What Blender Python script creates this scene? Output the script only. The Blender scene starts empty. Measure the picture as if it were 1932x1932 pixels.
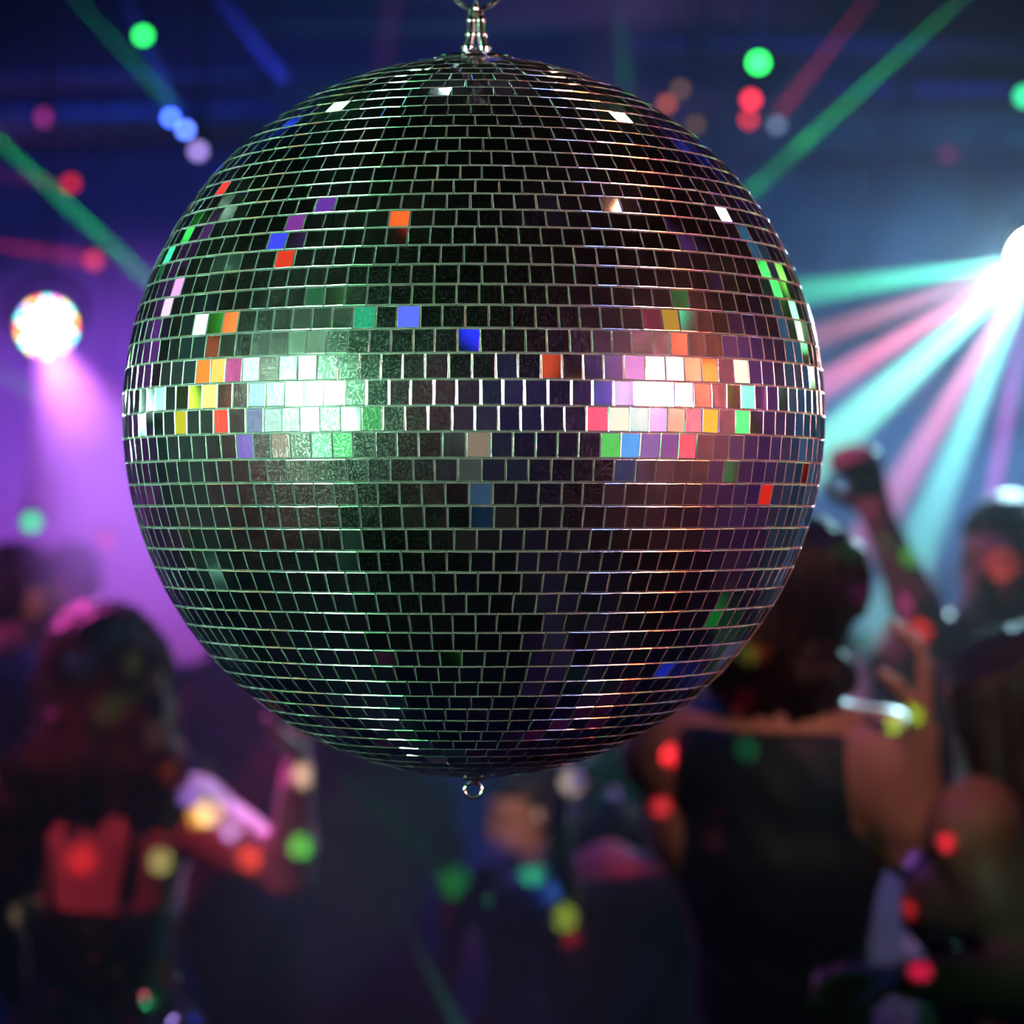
import bpy, bmesh, math, random
import numpy as np
from mathutils import Vector, Matrix, Quaternion

random.seed(7); np.random.seed(7)
scene = bpy.context.scene
COL = scene.collection
F = 5463.0                      # focal length in pixels of the 1932 px frame
CAMZ = 1.75

def P(px, py, y):               # point at depth y seen at a pixel of the photograph
    return Vector(((px-966.0)/F*y, y, CAMZ-(py-966.0)/F*y))

# ---------------------------------------------------------------- camera
cam_data = bpy.data.cameras.new('camera')
cam = bpy.data.objects.new('camera', cam_data); COL.objects.link(cam)
cam.location = (0, 0, CAMZ); cam.rotation_euler = (math.pi/2, 0, 0)
cam_data.sensor_width = 36.0; cam_data.lens = 36.0*F/1932.0
cam_data.clip_start = 0.02; cam_data.clip_end = 60
cam_data.dof.use_dof = True; cam_data.dof.focus_distance = 1.89
cam_data.dof.aperture_fstop = 5.2
scene.camera = cam

# ---------------------------------------------------------------- world, exposure
world = bpy.data.worlds.new('world'); scene.world = world; world.use_nodes = True
bg = world.node_tree.nodes['Background']
bg.inputs[0].default_value = (0.02, 0.03, 0.09, 1); bg.inputs[1].default_value = 0.05
scene.view_settings.view_transform = 'Standard'
scene.view_settings.look = 'None'
scene.view_settings.gamma = 1.0
scene.view_settings.use_curve_mapping = False
scene.view_settings.exposure = 0.0
cy = scene.cycles
cy.max_bounces = 3; cy.diffuse_bounces = 0; cy.glossy_bounces = 2
cy.transmission_bounces = 2; cy.volume_bounces = 0; cy.transparent_max_bounces = 8
cy.sample_clamp_indirect = 6.0
cy.caustics_reflective = False; cy.caustics_refractive = False
cy.volume_step_rate = 4.0; cy.volume_max_steps = 64
cy.use_denoising = True
cy.use_adaptive_sampling = True; cy.adaptive_threshold = 0.02

# ---------------------------------------------------------------- lights
def falloff(l, strength, kind='Constant'):
    l.use_nodes = True; nt = l.node_tree
    em = nt.nodes.get('Emission') or nt.nodes.new('ShaderNodeEmission')
    lf = nt.nodes.new('ShaderNodeLightFalloff'); lf.inputs[0].default_value = strength
    nt.links.new(lf.outputs[kind], em.inputs[1])

def spot(name, a, b, color, power, half_deg, blend=0.6, radius=0.01, const=False, kind='Constant'):
    l = bpy.data.lights.new(name, 'SPOT'); l.color = color[:3]
    l.spot_size = 2*math.radians(half_deg); l.spot_blend = blend
    l.shadow_soft_size = radius
    if const:
        l.energy = power; falloff(l, 1.0, kind)
    else: l.energy = power
    o = bpy.data.objects.new(name, l); COL.objects.link(o)
    a, b = Vector(a), Vector(b)
    o.location = a
    o.rotation_mode = 'QUATERNION'
    o.rotation_quaternion = (b-a).to_track_quat('-Z', 'Y')
    return o

RED=(1,.03,.06); GREEN=(.03,1,.12); BLUE=(.05,.12,1); PURPLE=(.55,.12,1); MAG=(1,.08,.7)
TEAL=(.12,.75,1); WARM=(1,.6,.3); ORANGE=(1,.3,.05); WHITE=(1,.97,.92); LIME=(.5,1,.1); LILAC=(.6,.55,1); CYAN=(.1,.95,.9)

# added spots without fixtures, imitating the background glow on wall and haze
WASH = [
    # name, from, to, colour, watts, half angle, blend
    ('wash_violet', (-3.6,4.6,2.0), P(225,850,9), (.40,.10,1), 1500, 8.3, 1.0),
    ('wash_magenta', (-3.4,4.2,1.2), P(370,1200,9), (.7,.14,.8), 1400, 9, 1.0),
    ('wash_indigo', (-2.6,4.2,2.4), P(330,640,9), (.07,.07,1), 160, 14, 1.0),
    ('wash_teal', (3.8,4.8,2.2), P(1800,640,9), (.08,.38,1), 700, 10.5, 1.0),
    ('wash_steel', (3.2,4.4,1.6), P(1640,900,9), (.25,.5,1), 900, 10, 1.0),
    ('wash_plum', (1.4,4.4,.6), P(1220,1440,9), (.5,.28,.9), 1100, 10, 1.0),
]
for n, a, b, c, w, h, bl in WASH:
    spot(n, a, b, c, w, h, bl, .05)

# added deep blue fill spots, no fixtures, tinting haze and shadows
for x, y, w in ((-1.6,5.2,55), (1.8,5.4,60), (0,7.6,40)):
    spot('blue_fill', (x,y,4.3), (x,y,0), (.02,.07,1), w, 70, 1.0, .05)

# ---------------------------------------------------------------- materials
def principled(name, base=(.8,.8,.8), rough=.5, metal=0.0, spec=.5, coat=0.0):
    m = bpy.data.materials.new(name); m.use_nodes = True
    b = m.node_tree.nodes['Principled BSDF']
    b.inputs['Base Color'].default_value = (*base, 1)
    b.inputs['Roughness'].default_value = rough
    b.inputs['Metallic'].default_value = metal
    b.inputs['Specular IOR Level'].default_value = spec
    b.inputs['Coat Weight'].default_value = coat
    return m, m.node_tree, b

def noisy(name, base, var=.25, scale=8.0, rough=.6, metal=0.0, spec=.4, bump=0.0, detail=4, rvar=.1):
    m, nt, b = principled(name, base, rough, metal, spec)
    tc = nt.nodes.new('ShaderNodeTexCoord'); no = nt.nodes.new('ShaderNodeTexNoise')
    no.inputs['Scale'].default_value = scale; no.inputs['Detail'].default_value = detail
    nt.links.new(tc.outputs['Object'], no.inputs['Vector'])
    r = nt.nodes.new('ShaderNodeValToRGB')
    r.color_ramp.elements[0].position = .3; r.color_ramp.elements[1].position = .7
    r.color_ramp.elements[0].color = (*[c*(1-var) for c in base], 1)
    r.color_ramp.elements[1].color = (*[min(1, c*(1+var)) for c in base], 1)
    nt.links.new(no.outputs['Fac'], r.inputs[0]); nt.links.new(r.outputs[0], b.inputs['Base Color'])
    mr = nt.nodes.new('ShaderNodeMapRange')
    mr.inputs['To Min'].default_value = max(.02, rough-rvar); mr.inputs['To Max'].default_value = min(1, rough+rvar)
    nt.links.new(no.outputs['Fac'], mr.inputs['Value']); nt.links.new(mr.outputs[0], b.inputs['Roughness'])
    if bump:
        bp = nt.nodes.new('ShaderNodeBump'); bp.inputs['Strength'].default_value = bump
        bp.inputs['Distance'].default_value = .01
        nt.links.new(no.outputs['Fac'], bp.inputs['Height']); nt.links.new(bp.outputs[0], b.inputs['Normal'])
    return m

def emit(name, color, strength):
    m = bpy.data.materials.new(name); m.use_nodes = True
    nt = m.node_tree; nt.nodes.remove(nt.nodes['Principled BSDF'])
    e = nt.nodes.new('ShaderNodeEmission'); e.inputs[0].default_value = (*color[:3], 1); e.inputs[1].default_value = strength
    nt.links.new(e.outputs[0], nt.nodes['Material Output'].inputs[0])
    return m

def volume(name, density, color=(1,1,1), aniso=0.0, noise=None):
    m = bpy.data.materials.new(name); m.use_nodes = True
    nt = m.node_tree; nt.nodes.remove(nt.nodes['Principled BSDF'])
    v = nt.nodes.new('ShaderNodeVolumeScatter'); v.inputs['Color'].default_value = (*color, 1)
    v.inputs['Density'].default_value = density; v.inputs['Anisotropy'].default_value = aniso
    nt.links.new(v.outputs[0], nt.nodes['Material Output'].inputs['Volume'])
    if noise:
        scale, lo, hi, d0, d1 = noise
        tc = nt.nodes.new('ShaderNodeTexCoord'); no = nt.nodes.new('ShaderNodeTexNoise')
        no.inputs['Scale'].default_value = scale; no.inputs['Detail'].default_value = 3
        no.inputs['Distortion'].default_value = .6
        nt.links.new(tc.outputs['Object'], no.inputs['Vector'])
        mr = nt.nodes.new('ShaderNodeMapRange'); mr.interpolation_type = 'SMOOTHSTEP'
        for k, val in zip(('From Min','From Max','To Min','To Max'), (lo, hi, d0, d1)): mr.inputs[k].default_value = val
        nt.links.new(no.outputs['Fac'], mr.inputs['Value']); nt.links.new(mr.outputs[0], v.inputs['Density'])
    return m

# ---------------------------------------------------------------- object helpers
def empty(name, loc, label, cat, group=None):
    o = bpy.data.objects.new(name, None); COL.objects.link(o); o.location = loc
    o.empty_display_size = .05
    tag(o, label, cat, group)
    return o
def tag(o, label=None, cat=None, group=None, kind=None):
    if label: o['label'] = label
    if cat: o['category'] = cat
    if group: o['group'] = group
    if kind: o['kind'] = kind
    return o
def link_mesh(name, me, mat, parent=None, smooth=True):
    if mat is not None: me.materials.append(mat)
    if smooth: me.polygons.foreach_set('use_smooth', [True]*len(me.polygons))
    o = bpy.data.objects.new(name, me); COL.objects.link(o)
    if parent is not None: o.parent = parent
    return o
def obj(name, bm, mat, parent=None, smooth=False):
    me = bpy.data.meshes.new(name); bmesh.ops.recalc_face_normals(bm, faces=bm.faces); bm.to_mesh(me); bm.free()
    return link_mesh(name, me, mat, parent, smooth)
def box(bm, c, s, rot=None, bevel=0):
    M = Matrix.Translation(Vector(c)) @ (rot.to_4x4() if rot else Matrix()) @ Matrix.Diagonal((*s, 1))
    r = bmesh.ops.create_cube(bm, size=1, matrix=M)
    if bevel:
        es = {e for v in r['verts'] for e in v.link_edges}
        bmesh.ops.bevel(bm, geom=list(es), offset=bevel, segments=2, affect='EDGES', profile=.5)
def lathe(bm, prof, M=Matrix(), n=32, caps=True):      # prof: (radius, z) list
    rings = []
    for r, z in prof:
        rings.append([bm.verts.new(M @ Vector((r*math.cos(t), r*math.sin(t), z))) for t in [2*math.pi*k/n for k in range(n)]])
    for a, b in zip(rings, rings[1:]):
        for k in range(n): bm.faces.new((a[k], a[(k+1)%n], b[(k+1)%n], b[k]))
    if caps:
        bm.faces.new(rings[0][::-1]); bm.faces.new(rings[-1])
def aim(a, b):          # matrix at a whose +z looks to b
    a, b = Vector(a), Vector(b)
    return Matrix.Translation(a) @ (b-a).to_track_quat('Z', 'Y').to_matrix().to_4x4()
def tube(bm, pts, r, n=12, closed=False):
    pts = [Vector(p) for p in pts]; N = len(pts); rings = []
    up = Vector((0,0,1))
    prev = None
    for i, p in enumerate(pts):
        if closed: t = (pts[(i+1)%N]-pts[i-1]).normalized()
        else: t = (pts[min(i+1,N-1)]-pts[max(i-1,0)]).normalized()
        if prev is None:
            u = t.orthogonal().normalized()
        else: u = (prev-t*prev.dot(t)).normalized()
        prev = u; w = t.cross(u)
        rr = r[i] if isinstance(r, (list, tuple)) else r
        rings.append([bm.verts.new(p+rr*(math.cos(a)*u+math.sin(a)*w)) for a in [2*math.pi*k/n for k in range(n)]])
    if closed:
        # align the last ring with the first
        for i in range(N):
            a, b = rings[i], rings[(i+1)%N]
            off = 0
            if i == N-1: off = min(range(n), key=lambda o: (a[0].co-b[o].co).length)
            for k in range(n): bm.faces.new((a[k], a[(k+1)%n], b[(k+1+off)%n], b[(k+off)%n]))
    else:
        for a, b in zip(rings, rings[1:]):
            for k in range(n): bm.faces.new((a[k], a[(k+1)%n], b[(k+1)%n], b[k]))
        bm.faces.new(rings[0][::-1]); bm.faces.new(rings[-1])
def hull_box(name, lo, hi, mat, **kw):
    bm = bmesh.new(); box(bm, [(a+b)/2 for a, b in zip(lo, hi)], [b-a for a, b in zip(lo, hi)])
    return tag(obj(name, bm, mat), **kw)

M_WALL = noisy('painted_grey_plaster', (.42,.42,.45), .15, 3, .85, bump=.15)
M_SIDE = noisy('dark_side_wall_paint', (.12,.12,.14), .3, 2, .8)
M_FLOOR = noisy('worn_dark_floor', (.05,.05,.055), .3, 2, .65, spec=.2)
M_CEIL = noisy('matt_black_ceiling', (.012,.012,.015), .3, 2, .9)
M_STEEL = noisy('brushed_truss_steel', (.45,.45,.48), .15, 30, .38, metal=.9)
M_BLACKMETAL = noisy('black_powder_coat', (.02,.02,.022), .3, 60, .45)
M_CHROME = noisy('polished_chrome', (.9,.9,.9), .03, 40, .12, metal=1, rvar=.05)
# ---------------------------------------------------------------- room
X0, X1, Y0, Y1, H = -4.6, 4.6, -3.2, 9.0, 4.4
hull_box('floor', (X0-.1,Y0-.1,-.1), (X1+.1,Y1+.1,0), M_FLOOR, kind='structure')
hull_box('ceiling', (X0-.1,Y0-.1,H), (X1+.1,Y1+.1,H+.1), M_CEIL, kind='structure')
hull_box('wall_back', (X0-.1,Y1,0), (X1+.1,Y1+.1,H), M_WALL, kind='structure')
hull_box('wall_front', (X0-.1,Y0-.1,0), (X1+.1,Y0,H), M_SIDE, kind='structure')
hull_box('wall_left', (X0-.1,Y0,0), (X0,Y1,H), M_SIDE, kind='structure')
hull_box('wall_right', (X1,Y0,0), (X1+.1,Y1,H), M_SIDE, kind='structure')

def truss(z0, y, x0, x1, label, hgt=.22):
    root = empty('lighting_truss', ((x0+x1)/2, y, z0), label, 'truss')
    cx = (x0+x1)/2
    for dz in (0, hgt):
        bm = bmesh.new(); tube(bm, [(x0-cx,0,dz), (x1-cx,0,dz)], .024, 14); obj('chord', bm, M_STEEL, root, True)
    bm = bmesh.new(); n = max(4, int((x1-x0)/.28)); st = (x1-x0)/n
    for k in range(n):
        a = x0-cx+k*st
        tube(bm, [(a,0,0),(a+st/2,0,hgt)], .009, 8); tube(bm, [(a+st/2,0,hgt),(a+st,0,0)], .009, 8)
    obj('lattice', bm, M_STEEL, root, True)
    for sx in (x0-cx+.15, x1-cx-.15):
        bm = bmesh.new(); tube(bm, [(sx,0,hgt),(sx,0,H-z0)], .006, 6); obj('hanging_cable', bm, M_BLACKMETAL, root, True)
    return root
def duct(px0, px1, py, y, r, label, mat):
    a, b = P(px0, py, y), P(px1, py, y); c = (a+b)/2
    root = empty('pipe', c, label, 'pipe')
    L = (b-a).length/2
    bm = bmesh.new(); tube(bm, [(-L,0,0),(L,0,0)], r, 20); obj('tube', bm, mat, root, True)
    n = max(2, int(2*L/.8))
    for k in range(n):
        x = -L+.2+k*(2*L-.4)/(n-1)
        bm = bmesh.new(); lathe(bm, [(r+.004,-.015),(r+.012,-.01),(r+.012,.01),(r+.004,.015)], Matrix.Translation((x,0,0)) @ Matrix.Rotation(math.pi/2,4,'Y'), 20)
        tube(bm, [(x,0,r),(x,0,H-c.z)], .005, 6); obj('hanger', bm, M_BLACKMETAL, root, True)
M_PIPE = noisy('galvanised_pipe', (.5,.5,.52), .15, 12, .5, metal=.6)
duct(-1400, 640, 150, 8.2, .022, 'thin upper ceiling pipe catching violet light at upper left', M_PIPE)
duct(-1400, 520, 232, 7.8, .045, 'thick lower ceiling pipe catching violet light at upper left', M_PIPE)
duct(1180, 3300, 92, 8.2, .022, 'highest thin ceiling pipe catching teal light at upper right', M_PIPE)
duct(1560, 3300, 185, 7.8, .035, 'second ceiling pipe from the top at upper right, dim teal', M_PIPE)
duct(1850, 3300, 335, 7.6, .022, 'short low pipe just above the glowing white stage lamp', M_PIPE)
# added spots without fixtures that rake light along the pipes
spot('pipe_violet', (-3.6,6.4,2.4), P(150,195,8.0), (.75,.3,1), 150, 4.5, 1.0, .04)
spot('pipe_teal', (3.7,6.4,2.5), P(1820,150,8.0), (.1,.7,.9), 130, 4.5, 1.0, .04)

# ---------------------------------------------------------------- haze
M_HAZE = volume('theatre_haze', .035, (1,1,1), .0)
hull_box('haze', (X0+.02,3.4,.02), (X1-.02,Y1-.02,H-.02), M_HAZE, kind='stuff', label='thin theatrical haze hanging over the whole dance floor', cat='haze')

def smoke(label, px, py, y, r, noise):
    bm = bmesh.new(); bmesh.ops.create_icosphere(bm, subdivisions=3, radius=1); bmesh.ops.scale(bm, vec=r, verts=bm.verts)
    for v in bm.verts: v.co *= 1+.12*math.sin(7*v.co.x+3*v.co.z)*math.cos(5*v.co.y)
    o = obj('smoke', bm, volume('drifting_smoke', .1, noise=noise), smooth=True); o.location = P(px, py, y)
    tag(o, label, 'smoke', kind='stuff')
smoke('billowing smoke catching teal light between the ball and the white stage lamp', 1620, 420, 7.0, (.42,.35,.42), (5.5,.42,.66,0,4.5))
smoke('drifting smoke catching blue light under the white stage lamp', 1740, 880, 7.0, (.45,.35,.42), (5.0,.44,.68,0,2.5))
# ---------------------------------------------------------------- laser and lamp beams: cones of denser fog lit by a real lamp at their apex
M_BEAMFOG = volume('fog_in_beam', 1.6, (1,1,1), 0)
BEAM_GAIN = 450
def beam(a, b, r0, r1, color, strength, label, group=None, maxback=14.0, kind='Constant', const=True, start=0.0, blend=.5, density=None):
    a, b = Vector(a), Vector(b); d = b-a; L = d.length
    p0 = a+d*start
    half = math.degrees(math.atan((r1-r0)/L)) if const is None else None
    # lamp sits behind a so that its cone has radius r0 at a and r1 at b
    if r1-r0 > 1e-4: back = r0*L/(r1-r0)
    else: back = 1e3
    back = min(back, maxback)
    apex = a-d.normalized()*back
    ang = math.degrees(math.atan(r1/(L+back)))
    # keep the lamp inside the room
    if not (X0 < apex.x < X1 and apex.z < H-.02 and apex.y < Y1):
        apex = a-d.normalized()*.02; ang = math.degrees(math.atan(r1/L))*1.02
    spot('beam_lamp', apex, b, color, strength*BEAM_GAIN, ang, blend, .002, const=True, kind=kind)
    bm = bmesh.new()
    ra = r0+(r1-r0)*start; Lc = L*(1-start)
    lathe(bm, [(ra,0),(r1,Lc)], n=24)
    q = d.to_track_quat('Z','Y')
    o = obj('light_shaft', bm, M_BEAMFOG, smooth=True)
    o.location = p0; o.rotation_mode = 'QUATERNION'; o.rotation_quaternion = q
    tag(o, label, 'light beam', group)
    return o
BEAMS = [
 # px0,py0,y0, px1,py1,y1, r0,r1, colour, strength, label
 (-160,118,5.6, 345,590,7.6, .015,.015, GREEN, 16, 'bright green laser beam slanting from upper left edge to the mirror ball'),
 (90,-60,7.0, 352,228,8.2, .015,.015, GREEN, 4.0, 'faint green laser beam from top left meeting the blue one above the ball'),
 (215,-60,6.5, 330,215,6.5, .013,.013, BLUE, 5, 'blue laser beam from top left through the green dot of light'),
 (370,-60,7.0, 535,150,6.6, .015,.015, (.03,.06,1), 6, 'short deep blue laser beam at the top left of the ball'),
 (-150,305,6.6, 480,408,7.6, .017,.017, RED, 6, 'upper of two dim red laser beams on the left'),
 (-200,432,6.6, 178,490,6.9, .017,.015, RED, 6, 'lower dim red laser beam on the left, ending in a red dot'),
 (-100,640,6.4, 90,760,6.2, .017,.017, GREEN, 1.2, 'faint green laser beam below the round LED lamp'),
 (1880,-62,5.6, 1330,440,7.6, .012,.012, GREEN, 16, 'bright green laser beam slanting from top right down to the mirror ball'),
 (1700,-80,6.9, 1470,215,6.6, .012,.012, RED, 6, 'thin dim red laser beam above the green one at top right'),
 (1443,-60,5.6, 1428,96,8.9, .016,.016, (.02,.05,1), 8, 'vertical blue laser beam above the green dot of light'),
 (1165,-60,7.4, 1180,170,7.4, .018,.018, GREEN, .8, 'very faint vertical green beam above the ball'),
 (1500,1330,5.6, 1150,1960,4.6, .022,.024, (.02,1,.35), 9, 'wide dim green beam crossing the dark crowd below right of the ball'),
 (740,1700,5.2, 900,2000,5.0, .014,.015, (.05,.9,.4), .6, 'very faint green beam low in the dark below the ball'),
]
for q in BEAMS:
    beam(P(*q[0:3]), P(*q[3:6]), q[6], q[7], q[8], q[9], q[10])
# fan of beams out of the right stage lamp
LAMP_R = P(1948, 492, 6.0)
FAN = [
 # px,py,y at the far end, radius, colour, strength, label
 (1440,562,4.6, .030, (.05,1,.5), 5.0, 'topmost green beam of the fan from the white stage lamp'),
 (1460,665,4.7, .028, (1,.15,.3), 3.0, 'upper pink beam of the fan from the white stage lamp'),
 (1430,800,4.7, .036, (1,.12,.3), 5.0, 'second pink beam, brightest pink of the lamp fan'),
 (1440,950,4.7, .060, (.25,1,.65), 5.0, 'broad pale green beam in the middle of the lamp fan'),
 (1640,1010,4.9, .040, (1,.15,.45), 3.2, 'steep pink beam below the broad green one'),
 (1760,960,5.2, .040, (.2,.9,.8), 3.0, 'steep pale teal beam of the lamp fan'),
 (1850,1060,5.6, .024, (.8,.1,.9), 2.2, 'steepest purple beam, nearly vertical under the stage lamp'),
]
for px, py, y, r, c, s, lab in FAN:
    b = P(px, py, y); d = b-LAMP_R; a = LAMP_R+d.normalized()*.10+Vector((0,-.02,0))
    k = 1.0 if px < 1500 else 1.45
    beam(a, LAMP_R+d*k, .0065, r*k, c, s*1.6, lab, start=.02, maxback=.02, kind='Linear')
a = P(88,617,6.0)+Vector((.02,-.12,-.05))
beam(a, P(265,1060,5.0), .03, .22, (.5,.2,1), 1.2, 'soft violet shaft of light falling from the round LED lamp', start=.05, maxback=.1, kind='Linear', blend=1)
# ---------------------------------------------------------------- mirror ball
R = .25; D = 8.3*R
BC = Vector(((895-966)/F*D, D, CAMZ+.269*R))
ball = empty('mirror_ball', BC, 'large mirror ball of small square glass tiles hanging in the foreground', 'mirror ball')
SZ = 1.027
def lat_of(y):          # latitude whose near side shows at pixel row y
    lo, hi = -1.5, 1.5
    for _ in range(50):
        m = (lo+hi)/2
        yy = 966-F*(.269+SZ*math.sin(m))/(8.3-math.cos(m))
        if yy > y: lo = m
        else: hi = m
    return (lo+hi)/2
rows_y = [217,237,260,285,312,339,365,395,427.5,462,498,536,575,619,665.5,715,764.6,813.8,864,909.5,953.7,997.5,1040,1080,1120,1158,1194,1228,1258,1287,1314]
lats = [lat_of(y) for y in rows_y]
top = [lats[0]]
while top[-1]+.050 < 1.50: top.append(top[-1]+.0505)
bot = [lats[-1]]
while bot[-1]-.053 > -1.50: bot.append(bot[-1]-.0535)
lats = top[:0:-1]+lats+bot[1:]
def mirror_tiles():
    V, Fc, Nn, MI = [], [], [], []
    rnd = random.Random(3)
    for a, b in zip(lats, lats[1:]):
        mid = (a+b)/2; cl = math.cos(mid)
        n = max(6, round(2*math.pi*cl/.0582)); off = rnd.random()*6.28
        widths = [1+rnd.uniform(-.06,.06) for _ in range(n)]; S = sum(widths); acc = 0
        rowtilt = rnd.gauss(0, .006)
        for k in range(n):
            lon = off+2*math.pi*(acc+widths[k]/2)/S; acc += widths[k]
            hw = math.pi*widths[k]/S*cl*R - .00013; hh = (a-b)/2*R*1.01 - .00013
            nrm = Vector((math.cos(lon)*cl, math.sin(lon)*cl, math.sin(mid)))
            e = Vector((-math.sin(lon), math.cos(lon), 0)); u = nrm.cross(e)
            c = Vector((nrm.x*R, nrm.y*R, nrm.z*R*SZ))
            t1, t2, t3 = rnd.gauss(0,.0095), rnd.gauss(0,.008)+rowtilt, rnd.gauss(0,.010)
            n2 = (nrm+e*t1+u*t2).normalized()
            e2 = (e-n2*e.dot(n2)).normalized(); u2 = n2.cross(e2)
            e2, u2 = (e2*math.cos(t3)+u2*math.sin(t3)), (u2*math.cos(t3)-e2*math.sin(t3))
            skew = hw*math.sin(mid)*(a-b)/2/max(cl,.15)*1.0     # tiles taper with the ring
            bw = .00058
            base = len(V)
            # flat top
            def corner(s, t, inset, drop):
                w = hw - (skew*t if t*math.sin(mid) else 0) if False else hw
                return c+e2*(s*(w-inset))+u2*(t*(hh-inset))-n2*drop
            q = [(-1,-1),(1,-1),(1,1),(-1,1)]
            for s,t in q: V.append(corner(s,t,bw,0)); Nn.append(n2)
            Fc.append((base,base+1,base+2,base+3)); MI.append(0)
            # rounded edge: rings
            angs = [12, 38, 62, 84]
            rr = bw
            rings = []
            for g, ang in enumerate(angs):
                th = math.radians(90*g/3)
                ins = bw-rr*math.sin(th); dr = rr*(1-math.cos(th))
                rings.append((ins, dr, math.radians(ang)))
            for side in range(4):
                s0, t0 = q[side]; s1, t1_ = q[(side+1)%4]
                out = (e2*((s0+s1)/2)+u2*((t0+t1_)/2)).normalized()
                st = len(V)
                for ins, dr, an in rings:
                    for (s,t) in ((s0,t0),(s1,t1_)):
                        V.append(corner(s,t,ins,dr)); Nn.append((n2*math.cos(an)+out*math.sin(an)).normalized())
                for g in range(3):
                    i = st+2*g; Fc.append((i, i+2, i+3, i+1)); MI.append(1)
                # skirt down to the core
                i = st+6; j = len(V)
                for (s,t) in ((s0,t0),(s1,t1_)): V.append(corner(s,t,0,.0022)); Nn.append(out)
                Fc.append((i, j, j+1, i+1)); MI.append(1)
    me = bpy.data.meshes.new('mirror_tiles'); me.from_pydata([tuple(v) for v in V], [], Fc); me.update()
    return me, Nn, MI
me, Nn, MI = mirror_tiles()
def mirror_mat():
    m = bpy.data.materials.new('mirror_glass'); m.use_nodes = True; nt = m.node_tree
    b = nt.nodes['Principled BSDF']; b.inputs['Metallic'].default_value = 1
    b.inputs['Base Color'].default_value = (.86,.88,.88,1)
    tc = nt.nodes.new('ShaderNodeTexCoord')
    no = nt.nodes.new('ShaderNodeTexNoise'); no.inputs['Scale'].default_value = 900; no.inputs['Detail'].default_value = 3
    n2 = nt.nodes.new('ShaderNodeTexNoise'); n2.inputs['Scale'].default_value = 14; n2.inputs['Detail'].default_value = 3
    nt.links.new(tc.outputs['Object'], no.inputs[0]); nt.links.new(tc.outputs['Object'], n2.inputs[0])
    b.inputs['Roughness'].default_value = .035
    g = nt.nodes.new('ShaderNodeBsdfGlossy'); g.inputs['Roughness'].default_value = .30; g.inputs[0].default_value = (.9,.9,.9,1)
    mix = nt.nodes.new('ShaderNodeMixShader')
    mr = nt.nodes.new('ShaderNodeMapRange'); mr.inputs['From Min'].default_value = .48; mr.inputs['From Max'].default_value = .75
    mr.inputs['To Min'].default_value = .012; mr.inputs['To Max'].default_value = .13
    nt.links.new(no.outputs[0], mr.inputs['Value'])
    mu = nt.nodes.new('ShaderNodeMath'); mu.operation = 'MULTIPLY'
    m2 = nt.nodes.new('ShaderNodeMapRange'); m2.inputs['From Min'].default_value = .4; m2.inputs['From Max'].default_value = .62
    m2.inputs['To Min'].default_value = .45; m2.inputs['To Max'].default_value = 1
    nt.links.new(n2.outputs[0], m2.inputs['Value'])
    nt.links.new(mr.outputs[0], mu.inputs[0]); nt.links.new(m2.outputs[0], mu.inputs[1])
    nt.links.new(mu.outputs[0], mix.inputs[0]); nt.links.new(b.outputs[0], mix.inputs[1]); nt.links.new(g.outputs[0], mix.inputs[2])
    nt.links.new(mix.outputs[0], nt.nodes['Material Output'].inputs[0])
    return m
M_MIRROR = mirror_mat()
M_EDGE = noisy('cut_glass_edge', (.85,.92,.88), .1, 300, .12, metal=1, rvar=.03)
def scatter_edges(m, col, fac):
    nt = m.node_tree; b = nt.nodes['Principled BSDF']; d = nt.nodes.new('ShaderNodeBsdfDiffuse'); d.inputs[0].default_value = (*col,1)
    mx = nt.nodes.new('ShaderNodeMixShader'); mx.inputs[0].default_value = fac
    nt.links.new(b.outputs[0], mx.inputs[1]); nt.links.new(d.outputs[0], mx.inputs[2]); nt.links.new(mx.outputs[0], nt.nodes['Material Output'].inputs[0])
scatter_edges(M_EDGE, (.8,.85,.82), .045)
tiles = link_mesh('mirror_tiles', me, M_MIRROR, ball)
me.materials.append(M_EDGE)
me.polygons.foreach_set('material_index', MI)
me.normals_split_custom_set_from_vertices([tuple(v) for v in Nn])
bm = bmesh.new()
bmesh.ops.create_uvsphere(bm, u_segments=96, v_segments=48, radius=R-.0016)
bmesh.ops.scale(bm, vec=(1,1,SZ), verts=bm.verts)
obj('grout_core', bm, noisy('dark_grout', (.07,.07,.075), .2, 200, .5, metal=.2), ball, True)
# top cap and twin hanging posts, as in the photo a split ring runs through them
zt = R*SZ
bm = bmesh.new(); lathe(bm, [(.034,zt-.004),(.034,zt-.001),(.030,zt+.001),(.010,zt+.003),(.008,zt+.006)], n=40)
obj('top_cap', bm, M_CHROME, ball, True)
S = 2.0/5463*1932/1932    # metres per pixel close to the ball is D/F
mpp = D/F
def bp(px, py, dy=0): return Vector(((px-895)*mpp, dy, (789-py)*mpp)) 
for sx in (-1, 1):
    bm = bmesh.new()
    x0 = 3*mpp
    pts = [(x0+sx*17*mpp,0,zt+.001),(x0+sx*14.5*mpp,0,zt+.009),(x0+sx*10*mpp,0,zt+.018),(x0+sx*8.5*mpp,0,zt+.028),(x0+sx*6.5*mpp,0,zt+.036)]
    tube(bm, pts, [.0042,.0040,.0032,.0034,.0030], 16)
    for k, (xx, _, zz) in enumerate(pts[1:4]):
        lathe(bm, [(.001,-.0026),(.0050-.0006*k,-.0014),(.0052-.0006*k,.0010),(.001,.0026)], Matrix.Translation((xx,0,zz)), 16)
    obj('hanging_post', bm, M_CHROME, ball, True)
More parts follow.
